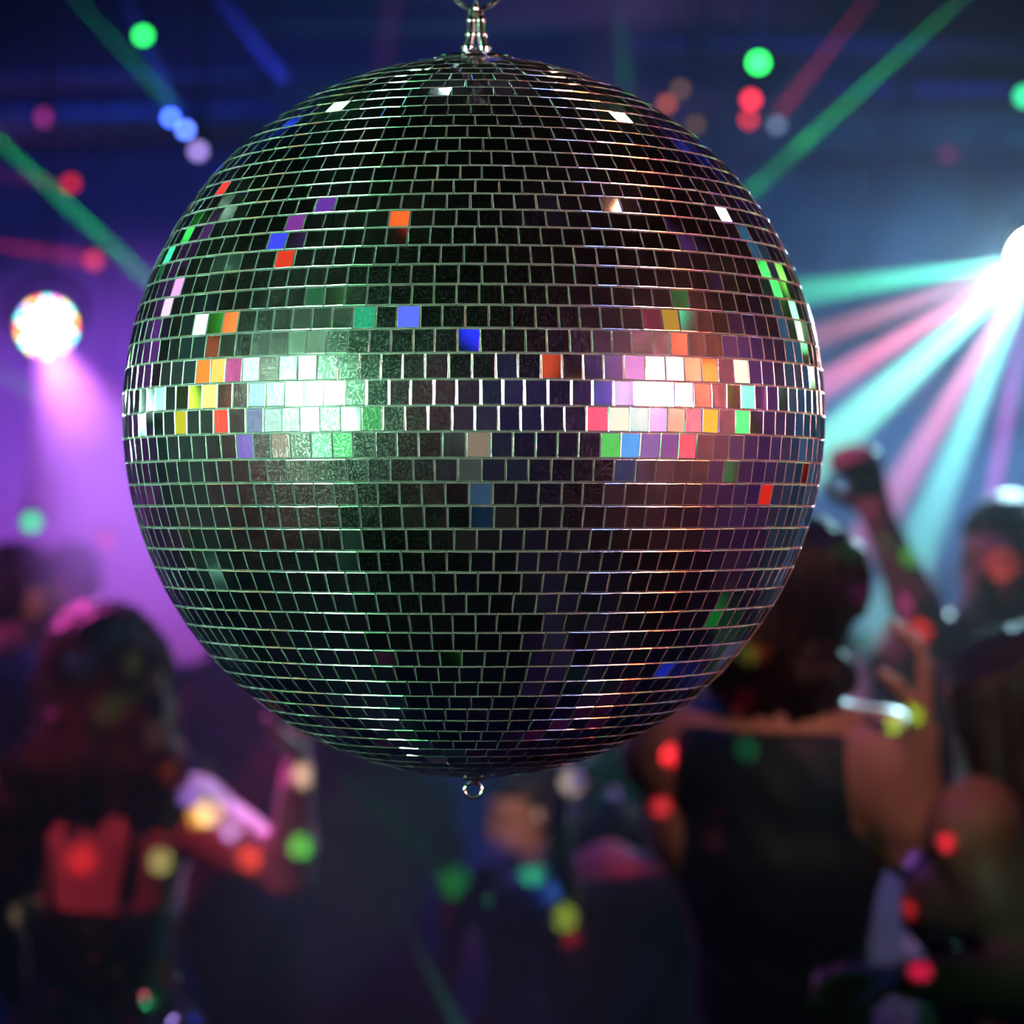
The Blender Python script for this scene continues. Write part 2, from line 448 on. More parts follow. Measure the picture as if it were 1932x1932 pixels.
# eye through which the ring passes
bm = bmesh.new()
cz = zt+.036
tube(bm, [(3*mpp, .0065*math.cos(t), cz+.0045*math.sin(t)) for t in [2*math.pi*k/24 for k in range(24)]], .0022, 10, True)
obj('hanging_eye', bm, M_CHROME, ball, True)
# bottom pin and ring
bm = bmesh.new()
lathe(bm, [(.010,-zt+.001),(.009,-zt-.002),(.004,-zt-.003),(.0035,-zt-.006)], n=24)
tube(bm, [(-2*mpp+.0062*math.cos(t), 0, -zt-.0100+.0052*math.sin(t)) for t in [2*math.pi*k/28 for k in range(28)]], .0013, 10, True)
obj('bottom_ring', bm, M_CHROME, ball, True)
# split ring and chain up to the ceiling
ring_c = BC+Vector((4*mpp, 0, cz+.0195))
ringroot = empty('hanging_chain', ring_c, 'shiny metal ring and chain from which the mirror ball hangs', 'chain')
bm = bmesh.new()
for dr, dy in ((0,-.0014),(0,.0017)):
    tube(bm, [((.0195+dr)*math.cos(t), dy, (.0195+dr)*math.sin(t)) for t in [2*math.pi*k/48 for k in range(48)]], .0017, 10, True)
obj('split_ring', bm, M_CHROME, ringroot, True)
z = .036; k = 0
link0 = None
top_z = H-ring_c.z
while z < top_z-.01 and k < 90:
    o = None
    if link0 is None:
        bm = bmesh.new(); pts = []
        for q in range(28):
            t = 2*math.pi*q/28; pts.append((.009*math.cos(t), 0, .011*math.sin(t)+(.012 if math.sin(t) > 0 else -.012 if math.sin(t) < 0 else 0)))
        tube(bm, pts, .0028, 8, True); o = obj('chain_link', bm, M_CHROME, ringroot, True); link0 = o
    else:
        o = link0.copy(); COL.objects.link(o); o.parent = ringroot
    o.location = (0,0,z); o.rotation_euler = (0,0,(k%2)*math.pi/2)
    z += .038; k += 1

# two added spots colour the cut glass edges, teal left and pink right
spot('ball_key_left', (-2.6,.1,2.3), BC, (.35,1,.8), 230, 5.0, .4, .08)
spot('ball_key_right', (2.7,.5,2.2), BC, (1,.38,.5), 160, 5.0, .4, .08)
# ---------------------------------------------------------------- lamps and light dots seen in the picture
def par_can(loc, target, color, strength, r, label, group=None, hang=True, name='par_can', rod=.008):
    root = empty(name, loc, label, 'stage lamp', group)
    loc = Vector(loc); M = (Vector(target)-loc).to_track_quat('Z','Y').to_matrix().to_4x4()
    bm = bmesh.new()
    lathe(bm, [(r*.45,-r*2.2),(r*.75,-r*1.9),(r*1.02,-r*1.2),(r*1.08,0),(r*1.15,.0),(r*1.15,r*.12),(r*1.0,r*.12),(r*.98,-.01)], M, 28)
    obj('housing', bm, M_BLACKMETAL, root, True)
    bm = bmesh.new(); lathe(bm, [(r*.97,0),(r*.97,r*.04),(r*.6,r*.08),(r*.01,r*.1)], M, 28)
    obj('lens', bm, emit('lens_glow', color, strength), root, True)
    if hang:
        bm = bmesh.new()
        side = M.to_3x3() @ Vector((1,0,0)); side.z = 0; side.normalize()
        back = M.to_3x3() @ Vector((0,0,-r))
        pts = [back+side*(r*1.25)] + [back+side*(r*1.25*math.cos(t))+Vector((0,0,r*1.6*math.sin(t))) for t in [math.pi*k/10 for k in range(1,10)]] + [back-side*(r*1.25)]
        tube(bm, pts, .006, 8)
        obj('yoke', bm, M_BLACKMETAL, root, True)
        bm = bmesh.new(); tp = back+Vector((0,0,r*1.6))
        tube(bm, [tp, (tp.x,tp.y,H-loc.z)], rod, 8); obj('drop_pole', bm, M_BLACKMETAL, root, True)
    return root
# right stage lamp (moving head, cut by the frame edge)
M_HOT = emit('white_lamp_lens', (1,.97,.95), 60)
r = par_can(P(1962,490,6.05), P(1500,900,2.5), (.95,1,1), 90, .062, 'blinding white stage lamp at the right edge, source of the fan of beams')
spot('stage_lamp_flood', LAMP_R+Vector((-.02,-.05,-.01)), P(1500,900,4.0), (.45,.85,1), 260, 32, 1.0, .04)
# left round LED lamp: a disc of coloured LEDs
def led_wheel(c, target, label):
    root = empty('led_par_lamp', c, label, 'stage lamp')
    M = (Vector(target)-Vector(c)).to_track_quat('Z','Y').to_matrix().to_4x4()
    bm = bmesh.new(); lathe(bm, [(.03,-.09),(.05,-.08),(.066,-.02),(.070,.0),(.070,.012),(.064,.012),(.062,.0)], M, 32); obj('housing', bm, M_BLACKMETAL, root, True)
    rimc = [RED, (1,.5,0), CYAN, (1,.9,.3), MAG, CYAN, RED, (1,.6,.1), (.3,.3,1), CYAN]
    def led(x, y, rr, col, st):
        b2 = bmesh.new(); lathe(b2, [(rr,0),(rr,.006),(rr*.6,.010),(rr*.05,.012)], M @ Matrix.Translation((x,y,.002)), 14)
        obj('led', b2, emit('led_glow', col, st), root, True)
    for k in range(20):
        t = 2*math.pi*k/20; led(.052*math.cos(t), .052*math.sin(t), .0060, rimc[k%10], 11)
    for k in range(9):
        t = 2*math.pi*k/9+.2; led(.030*math.cos(t), .030*math.sin(t), .0080, (1,.98,.95), 26)
    for k in range(4):
        t = 2*math.pi*k/4+.5; led(.012*math.cos(t), .012*math.sin(t), .0075, (1,1,.97), 26)
    bm = bmesh.new()
    tube(bm, [(-.08,0,0),(-.08,.02,.06),(-.04,.03,.095),(0,.035,.10),(.04,.03,.095),(.08,.02,.06),(.08,0,0)], .006, 8)
    obj('yoke', bm, M_BLACKMETAL, root, True)
    bm = bmesh.new(); tube(bm, [(0,.035,.10),(0,.035,H-c[2])], .004, 8); obj('drop_pole', bm, M_BLACKMETAL, root, True)
LAMP_L = P(88,617,6.0)
led_wheel(LAMP_L, P(330,900,1.0), 'round LED lamp with a rim of coloured diodes at the left')
spot('led_lamp_glow', LAMP_L+Vector((.01,-.08,-.03)), P(240,1000,5.2), (.75,.16,.95), 90, 18, 1.0, .03)
# soft dots of light, each imitated by an added small hanging lamp
DOT_LAMPS = [
 (270,67,7.0,.013,GREEN,9,'small green light dot (added lamp) at top left, above the blue one'),
 (322,222,7.0,.010,BLUE,22,'small blue light dot (added lamp) at upper left beside the ball'),
 (350,245,7.05,.010,(.1,.2,1),16,'small blue light dot (added lamp) just under another blue one'),
 (374,285,7.0,.014,(.5,.35,1),3.2,'pale lilac light dot (added lamp) nearest the ball at upper left'),
 (1431,118,7.0,.016,GREEN,12,'bright green light dot (added lamp) at upper right'),
 (1417,188,7.0,.013,RED,7,'upper red light dot (added lamp) under the green one at upper right'),
 (1413,226,7.05,.012,(1,.04,.06),4,'lower red light dot (added lamp) under the green one at upper right'),
 (1466,236,7.0,.013,(.4,.6,1),1.5,'pale blue light dot (added lamp) right of the two red ones'),
 (1258,196,7.0,.012,(1,.2,.08),1.6,'dim orange light dot (added lamp) near the ball at upper right'),
 (1284,168,7.1,.011,(1,.5,.3),.6,'dim tan light dot (added lamp) above the orange one'),
 (1312,236,7.1,.011,(1,.5,.2),.5,'dim amber light dot (added lamp) touching the ball outline at upper right'),
 (178,492,7.0,.016,(1,.08,.25),1.5,'soft red light dot (added lamp) at the end of a red beam'),
 (134,346,7.0,.014,RED,1.8,'red light dot (added lamp) crossed by the green laser at left'),
 (85,222,7.0,.016,MAG,.8,'magenta light dot (added lamp) in front of the thick pipe at left'),
 (1788,292,7.0,.016,MAG,.35,'faint mauve light dot (added lamp) at upper right'),
 (1934,182,6.6,.018,(.05,1,.4),3,'green light dot (added lamp) cut by the right edge near the top'),
 (60,985,7.2,.020,(.03,1,.35),3.0,'soft green light dot (added lamp) low at the left above a dark head'),
 (200,1018,7.2,.017,(1,.1,.4),1.4,'faint pink light dot (added lamp) low at the left beside the ball'),
]
for px, py, y, r, c, s, lab in DOT_LAMPS:
    par_can(P(px,py,y), (0,0,1.8), c, s*1.0, r, lab, name='added_dot_lamp', rod=.0018)

# ---------------------------------------------------------------- lamps in the front half of the room: the mirror tiles show them
def from_ball(az, el, dist):
    a, e = math.radians(az), math.radians(el)
    return BC+Vector((dist*math.sin(a)*math.cos(e), -dist*math.cos(a)*math.cos(e), dist*math.sin(e)))
RIGS = {}
def rig_lamp(rig, loc, color, strength, r):
    """A snooted lamp head hung in one of the rigs around the ball and pointed at it."""
    if rig not in RIGS:
        RIGS[rig] = empty('lamp_rig', (BC.x, BC.y, H), rig, 'lighting rig')
    root = RIGS[rig]; off = Vector(root.location); loc = Vector(loc)
    M = Matrix.Translation(loc-off) @ (BC-loc).to_track_quat('Z','Y').to_matrix().to_4x4()
    q = r*1.02+.002; sn = r*(6.5 if strength > 100 else 4) if r > .02 else r*7
    bm = bmesh.new()
    lathe(bm, [(q*.5,-r*1.6),(q*1.0,-r*1.1),(q*1.06,0),(q*1.06,sn),(q,sn),(q,-r*.2)], M, 24, caps=False)
    lathe(bm, [(q*.01,-r*1.6),(q*.5,-r*1.6)], M, 24, caps=False)
    top = M @ Vector((0,0,-r*.8))
    in_view = loc.y > -.1 and abs(loc.x) < .24*loc.y+.12
    if loc.z < 1.6 or (in_view and loc.z < BC.z): tube(bm, [top, (top.x, top.y, .002-H)], .003, 6)
    else: tube(bm, [top, (top.x, top.y, -.002)], .003, 6)
    h = obj('lamp_head', bm, M_BLACKMETAL, root, True)
    bm = bmesh.new(); lathe(bm, [(r,-r*.1),(r,0),(r*.6,r*.05),(r*.02,r*.07)], M, 24, caps=False)
    obj('lens', bm, emit('lens_glow', color, strength), h, True)
def seen_in(px, py):        # unit vector from the ball towards what the tile at this pixel mirrors
    v = P(px, py, 1.0)-Vector((0,0,CAMZ)); v.normalize()
    o = Vector((0,0,CAMZ))-BC; b = o.dot(v); disc = b*b-(o.dot(o)-(R*1.012)**2)
    t = -b-math.sqrt(max(disc, 0)); n = (o+v*t)
    return o+v*t, (v-2*v.dot(n)/n.dot(n)*n).normalized()
MIR = [
 # pixel of the tile that shows the lamp, distance, angular radius in degrees, colour, strength
 # left cluster
 (560,740,1.9,3.4,(.5,1,.65),1400), (604,740,2.0,3.3,(.3,1,.5),1200), (575,690,1.8,3.0,(.7,1,.72),3), (590,790,2.1,3.2,(.6,1,.7),350),
 (640,742,1.9,2.6,(.12,.9,.2),5), (642,792,2.2,3.0,(.15,1,.3),60), (595,838,1.9,3.2,(.1,.7,.3),1.2), (640,838,2.1,2.8,(.05,.8,.15),1.0),
 (520,742,2.2,3.0,(.2,.6,.65),1.0), (485,745,1.9,3.0,(.35,.6,.9),1.4), (472,698,2.2,3.0,(.5,1,.9),2.2), (535,695,2.4,2.8,(.2,.3,.5),.7),
 (430,750,2.1,3.0,(1,.1,.06),2.5), (398,755,1.9,3.0,(1,.45,.12),3.5), (372,760,2.3,2.5,(1,.2,.05),2.5), (415,800,2.2,2.6,(1,.06,.04),2.2),
 (412,703,1.9,3.0,(1,.4,.08),3.0), (380,707,2.2,2.5,(1,.25,.03),2.0), (442,700,2.3,2.3,(.8,.05,.4),1.4), (350,755,1.9,2.6,(.5,1,.06),3.5),
 (325,758,2.2,2.6,(.25,1,.04),3.5), (340,800,1.9,2.6,(.6,.6,.03),1.6), (300,765,2.0,2.4,(.3,1,.8),3), (278,765,2.2,2.2,(.5,1,.85),5),
 (258,768,2.1,2.6,(.4,1,.8),5), (300,705,2.3,2.6,(.5,.9,.9),2.5), (372,620,2.0,2.2,(.6,1,1),5), (388,620,2.3,2.4,(.03,1,.12),4), (412,618,2.1,2.6,(.1,1,.03),3),
 (435,615,2.3,2.4,(1,.25,.05),2.6), (380,580,2.2,2.6,(.03,.35,.8),1.8), (462,848,1.9,3.0,(.35,.2,.9),1.0), (487,793,2.1,3.0,(.2,.15,.6),.8),
 (520,790,2.4,2.6,(.25,.3,.5),.7), (520,838,2.1,3.0,(.6,.2,.22),.55), (475,650,2.0,3.0,(.3,.08,.5),.5), (405,655,2.3,2.8,(.5,.1,.04),.8),
 (320,560,2.3,3.0,(.9,.25,.9),3.0), (312,585,2.0,2.4,(1,.4,.9),3.0), (550,650,1.9,3.2,(.05,.3,.12),.6), (650,560,2.0,3.2,(.1,.7,.03),1.0),
 (595,560,2.2,3.2,(.03,.3,.1),.5), (690,600,2.2,3.0,(.02,.7,.35),.8), (525,460,2.1,2.6,(.05,.07,.9),1.6), (575,452,2.0,3.0,(.4,.08,.7),.9),
 (555,430,2.3,3.0,(.5,.08,.7),.7), (610,390,2.1,3.0,(.3,.08,.8),.7), (528,497,2.4,2.0,(1,.05,.02),1.2), (400,380,2.2,2.0,(1,.05,.04),1.6), (368,420,2.3,2.6,(.04,1,.1),2.2), (310,497,2.1,2.6,(.03,1,.3),3.0),
 (762,385,2.2,1.5,(1,.45,.02),2.2), (765,412,2.0,2.4,(1,.13,.02),1.8), (752,445,2.2,1.5,(1,.03,.02),1.0),
 # streaks of blue, orange and green laser heads near the middle
 (775,600,2.6,1.3,(.1,.15,1),1.8), (890,640,2.6,1.5,(.02,.03,1),1.8), (715,600,2.6,1.6,(.02,.8,.5),1.0), (1030,695,2.6,1.4,(.9,.1,.03),1.0), (1075,702,2.6,1.4,(1,.3,.02),2.5), (850,690,2.9,2.0,(.02,.4,.03),.3),
 (700,790,2.2,2.8,(.03,.6,.08),.6),
 # right cluster
 (1245,740,1.9,3.4,(1,.35,.35),1200), (1275,742,2.0,2.6,(1,.28,.08),1400), (1310,744,2.1,2.6,(1,.10,.03),600), (1215,697,1.8,2.3,(.9,.8,1),8), (1243,697,2.1,2.4,(1,.45,.7),3), (1275,700,1.9,2.6,(1,.6,.55),8),
 (1305,702,2.2,2.6,(1,.12,.05),4), (1340,706,1.9,2.6,(1,.2,.02),3), (1190,697,2.2,2.8,(.4,.1,.6),1.0), (1150,695,1.9,3.0,(.2,.06,.35),.5), (1195,740,2.2,3.0,(.3,.4,.75),1.4), (1160,740,2.0,1.2,(.06,.12,1),900),
 (1125,792,2.2,3.0,(1,.08,.12),1.8), (1170,793,1.9,3.0,(.9,.95,.6),1.4), (1212,795,2.3,3.0,(.15,.8,.6),1.3), (1250,797,2.0,3.0,(.4,.25,.9),1.2), (1288,798,2.3,2.8,(1,.18,.1),1.8), (1322,799,2.0,2.6,(1,.04,.15),1.8),
 (1355,800,2.3,2.4,(1,.3,.0),2.2), (1385,800,2.1,2.2,(.95,1,.4),3.0), (1405,802,2.4,2.0,(.02,1,.12),3.5), (1420,803,2.2,1.8,(.1,.9,.3),2.5), (1155,842,2.3,3.0,(.08,.8,.1),1.1), (1195,843,2.0,3.0,(.01,.4,.9),1.3),
 (1232,846,2.4,2.8,(.2,.12,.6),.8), (1268,848,2.1,2.8,(.25,.06,.5),.7), (1303,850,2.4,2.6,(1,.05,.12),1.6), (1240,640,1.9,2.6,(1,.25,.1),2.4), (1246,665,2.3,2.0,(.9,.15,.45),1.8), (1290,648,2.1,2.8,(1,.1,.04),2.4),
 (1332,652,2.4,2.0,(.25,1,.02),3.0), (1360,655,2.0,2.6,(.9,.2,.02),1.2), (1210,640,2.4,2.8,(.4,.05,.3),.6), (1232,597,2.2,2.8,(.5,.04,.1),.6), (1262,600,2.0,2.4,(.6,.35,.02),1.0), (1292,602,2.3,2.4,(.03,.8,.4),1.6),
 (1350,605,2.1,2.0,(.5,.4,.03),1.0), (1285,565,2.2,2.0,(.02,.3,.06),.6), (1350,745,2.3,2.0,(.9,.1,.5),2.5), (1440,580,2.2,2.6,(.08,.08,1),1.8), (1468,545,2.3,3.4,(.05,1,.12),3.5), (1488,540,2.1,2.4,(.2,1,.1),4),
 (1515,620,2.3,3.6,(.2,1,.4),5), (1528,655,2.2,3.6,(.4,1,.5),5), (1500,640,2.0,2.0,(.03,.8,.1),2.0), (1380,892,2.2,2.4,(.1,.4,.15),.5), (1172,890,2.1,3.0,(.01,.08,.2),.5), (1212,890,2.3,3.0,(.08,.1,.3),.4),
 (1380,745,2.1,2.2,(.3,1,.1),2), (1415,745,2.3,1.8,(.2,1,.6),3), (1450,745,2.1,1.8,(.9,.2,.8),3), (1480,745,2.4,2.0,(.5,1,1),2.5), (1510,745,2.2,2.0,(1,.2,.15),2), (1400,700,2.4,1.8,(.6,1,.5),2.5), (1470,700,2.2,2.0,(.9,.6,.9),3), (1520,710,2.1,2.0,(.8,.1,.1),2),
 (1448,935,2.2,1.8,(1,.03,.02),1.0), (1524,890,2.2,1.8,(1,.06,.02),1.6), (1355,1238,2.0,1.6,(.5,1,.05),1.0),
 # lower left
 (870,1242,2.0,1.8,(.03,.9,.1),.8), (900,1320,2.0,1.8,(.3,.15,.8),.5),
]
for px, py, d, ar, c, s in MIR:
    o, v = seen_in(px, py)
    L = o+BC+v*d*1.0
    L = Vector((max(X0+.3, min(X1-.3, L.x)), L.y, max(.12, min(H-.3, L.z))))
    rig_lamp('lighting rig left of the mirror ball, seen only as coloured squares in its left tiles' if px < 895 else
             'lighting rig right of the mirror ball, seen only as coloured squares in its right tiles', L, c, s if s > 15 else s*.75, d*math.tan(math.radians(ar)))
# added unseen lamps above and below the ball that make tile edges glint
HIGH = [
 (-100,30,2.6,(.3,1,.6),26), (-125,35,2.6,(.5,1,.7),26), (-150,48,2.6,(.1,1,.4),22), (-75,55,2.4,(.6,1,.7),20), (-170,62,2.4,(.7,.9,1),22), (-40,60,2.4,(.3,1,.5),12),
 (100,30,2.6,(1,.5,.45),20), (125,35,2.6,(.6,.5,1),20), (150,48,2.6,(.6,1,.7),22), (75,55,2.4,(1,.45,.3),14), (170,60,2.4,(.9,.7,1),22), (40,60,2.4,(.5,.4,1),10),
 (-110,-28,2.6,(.3,1,.75),20), (-140,-30,2.8,(.5,1,.8),14), (110,-28,2.6,(1,.35,.4),14), (140,-30,2.8,(.6,.5,1),10),
]
for az, el, d, c, s in HIGH:
    rig_lamp('added unseen lighting rig around and above the mirror ball that makes the tile edges glint', from_ball(az, el, d), c, s*2.5, .04)
# added lamps that lay two bright streaks of glints down the ball
STREAK = [(-61,(.6,1,.9),400),(-57,(.75,1,.9),700),(-53,(.7,1,.85),700),(-49,(.5,1,.65),500),(-44,(.1,1,.3),160),(-68,(.15,.7,.6),90),
          (40,(.05,.1,1),120),(46,(.15,.25,1),220),(52,(.5,.4,1),260),(57,(1,.6,.65),420),(62,(1,.45,.15),600),(67,(1,.22,.05),600),(72,(1,.06,.05),420),(79,(1,.1,.3),150)]
for az, c, s in STREAK:
    el, r = 2.0, .019
    rig_lamp('added lamp clusters facing the ball whose glints run down it as two bright streaks', from_ball(az, el, 1.5), c, s*2.2, r)
# added spots on the front-half walls give the tiles dim coloured surroundings
for a, b, c, w in [((-2,-1,4.2),(-4.5,0,.8),(.9,.12,.3),60), ((-2,3,4.2),(-4.5,3.0,1.6),(.15,.6,.5),30), ((2,-1,4.2),(4.5,0,.8),(.8,.2,.3),50),
                   ((2,2,4.2),(4.5,3,1.5),(.5,.15,.8),60), ((-1,-1,4.2),(-1.2,-3.2,1),(.6,.12,.25),22), ((1.2,-1,4.2),(1.4,-3.2,1.0),(.2,.2,.7),22),
                   ((-3,4.5,4.2),(-4.5,6.5,1.8),(.5,.1,.9),60), ((3,4.5,4.2),(4.5,6.5,1.8),(.1,.5,.9),60)]:
    spot('wall_wash', a, b, c, w*10, 35, 1.0, .05)

# added coloured spots without fixtures for patches and rims on the dancers
DANCE = [
 ((-1.2,2.2,2.9), P(565,1540,4.5), (1,.25,.5), 22, 3.2),
 # from, to, colour, watts, half angle
 ((-1.9,2.6,3.2), P(230,1570,4.6), (1,.08,.16), 65, 6),          # crimson on the bare back at left
 ((-1.7,5.8,2.9), P(190,1160,4.6), (1,.08,.6), 260, 5),           # magenta rim on her hair
 ((.5,5.6,3.2), P(420,1540,4.6), (.55,.35,1), 150, 5),            # lilac along her raised arm
 ((-.2,5.4,2.9), P(560,1560,4.5), (1,.2,.9), 120, 4),
 ((-1.6,3.0,2.6), P(560,1600,4.5), (1,.2,.15), 20, 4),
 ((-2.2,5.2,2.0), P(40,1120,6.2), (1,.1,.8), 22, 5),
 ((1.9,5.9,2.9), P(1600,1400,4.2), (.8,.95,1), 200, 4.5),           # pale rim on the right woman
 ((2.0,5.9,3.0), P(1900,1150,5.0), (.6,.9,1), 180, 5),
 ((.75,1.3,3.6), P(1610,1440,4.0), (1,.36,.32), 70, 5.5),           # warm red on shoulders
 ((-.6,4.3,3.2), P(1700,1120,4.9), (1,.15,.5), 30, 6),
 ((2.2,3.0,2.6), P(1870,1600,3.9), (1,.35,.1), 45, 6),           # amber on the brown arm
 ((-.8,3.4,3.4), P(1800,1450,3.8), (.8,.15,1), 10, 6),
 ((.2,3.6,3.4), P(1000,1540,6.4), (1,.45,.15), 110, 2.0),
 ((.9,3.2,3.4), P(1240,1480,4.9), (1,.08,.15), 30, 4),
]
for a, b, c, w, h in DANCE: spot('dance_spot', a, b, c, w*2, h, .8, .02)
# added narrow spots at the ball stand in for patches it throws on dancers
DOTS = [
 (150,1255,4.45,(.05,.3,1),9,.62),(250,1250,4.45,(.7,1,.3),6,.5),(205,1340,4.4,(.05,1,.1),7,.62),(225,1190,4.45,(.03,.7,.15),4,.6),(295,1285,4.45,(1,.9,.5),6,.5),(300,1385,4.4,(1,.8,.6),6,.6),
 (335,1345,4.9,RED,9,.4),(325,1465,4.5,(1,.15,.03),14,.55),(360,1500,4.5,(.3,.2,1),14,.5),(395,1530,4.5,(1,.95,.6),13,.6),(375,1540,4.5,(1,.6,.0),10,.4),(435,1565,4.5,(.4,.35,1),13,.5),(470,1620,4.5,(1,.1,.02),12,.5),
 (565,1590,4.4,(.1,1,.1),14,.5),(572,1460,4.4,(1,.9,.7),14,.42),(528,1460,4.4,MAG,9,.45),(305,1622,4.5,(.8,1,.35),10,.5),(155,1620,4.5,(1,.03,.03),8,.6),
 (62,1135,6.1,(1,.35,.1),12,.4),(838,1645,5.9,(.02,1,.08),12,.55),(800,1700,5.9,(1,.02,.05),3,.6),
 (935,1722,6.2,(.03,1,.3),16,.4),(958,1775,6.2,(.03,.2,1),14,.5),(1065,1735,4.8,(.5,1,.1),9,.5),(1085,1790,4.8,(1,.02,.1),6,.55),(1238,1470,4.8,(1,.03,.08),16,.5),(1212,1590,4.9,(1,.05,.1),8,.45),(1335,1680,4.9,(1,.02,.06),6,.4),
 (1075,1480,4.8,(.85,1,.9),10,.45),(1405,1335,4.2,(1,.03,.1),6,.5),(1410,1430,4.2,(.02,1,.3),5,.6),(1415,1262,4.2,(.6,1,.1),10,.35),(1440,1255,4.2,(1,.2,.05),10,.3),
 (1655,1035,4.8,(.05,1,.15),12,.35),(1725,1045,4.8,(.1,1,.1),14,.45),(1730,1190,4.8,(1,.04,.02),14,.4),(1690,1140,4.8,(1,.1,.9),12,.5),(1770,1275,4.8,(1,.1,.6),12,.4),(1720,1380,4.2,(.4,1,.05),12,.4),(1765,1365,4.2,(.4,1,.05),10,.35),
 (1790,1595,3.75,(1,.02,.1),12,.45),(1692,1690,3.7,(1,.02,.06),10,.45),(1885,1065,4.85,(1,.12,.12),9,.6),(1720,1620,3.8,(.15,.1,1),8,.6),(1660,1780,3.7,(.8,.08,.8),7,.7),(1750,1855,3.7,(1,.02,.25),8,.6),
 (320,1830,4.5,(1,.3,.02),16,.4),(290,1870,4.5,(.05,1,.3),18,.4),(315,1780,4.5,(.05,.2,1),14,.5),(50,1720,4.6,(.8,.8,.5),6,.35),
]
for k, (px, py, y, c, w, h) in enumerate(DOTS):
    t = P(px, py, y); side = -1 if px < 895 else 1
    a = BC+Vector((side*.20, .13 if y > 0 else 0, -.17 if py > 1300 else -.1))
    spot('glint_spot', a, t, c, w*20, h, .35, .003)
# ---------------------------------------------------------------- figures: one smooth skin grown over tapered bones (distance field + surface nets)
def surface_nets(Fd, org, h):
    """Closed quad surface of Fd = 0 on a regular grid."""
    s = Fd < 0
    nx, ny, nz = Fd.shape
    c = [s[i:nx-1+i, j:ny-1+j, k:nz-1+k] for i in (0,1) for j in (0,1) for k in (0,1)]
    cnt = sum(a.astype(np.int8) for a in c)
    act = (cnt > 0) & (cnt < 8)
    idx = np.argwhere(act); n = len(idx)
    vid = -np.ones(act.shape, np.int64); vid[act] = np.arange(n)
    acc = np.zeros((n,3)); w = np.zeros(n)
    I, J, K = idx.T
    offs = [(i,j,k) for i in (0,1) for j in (0,1) for k in (0,1)]
    for a in offs:
        for ax in range(3):
            if a[ax]: continue
            b = list(a); b[ax] = 1
            fa = Fd[I+a[0],J+a[1],K+a[2]]; fb = Fd[I+b[0],J+b[1],K+b[2]]
            m = (fa < 0) != (fb < 0)
            t = np.where(m, fa/np.where(m, fa-fb, 1), 0)
            p = np.array(a, float)[None]+np.zeros((n,3)); p[:,ax] += t
            acc[m] += p[m]; w[m] += 1
    V = (idx+acc/w[:,None])*h+org
    faces = []
    for ax in range(3):
        sl0 = [slice(1,-1)]*3; sl0[ax] = slice(0,-1); sl1 = list(sl0); sl1[ax] = slice(1,None)
        A, B = s[tuple(sl0)], s[tuple(sl1)]
        d = np.argwhere(A != B)
        if not len(d): continue
        flip = A[tuple(d.T)]
        o = d.copy(); 
        for q in range(3):
            if q != ax: o[:,q] += 1
        u, v = [(1,2),(2,0),(0,1)][ax]
        def g(du, dv):
            e = o.copy(); e[:,u] += du; e[:,v] += dv
            return vid[tuple(e.T)]
        q = np.stack([g(-1,-1), g(0,-1), g(0,0), g(-1,0)], 1)
        q[~flip] = q[~flip][:, ::-1]
        faces.append(q)
    return V, np.concatenate(faces)

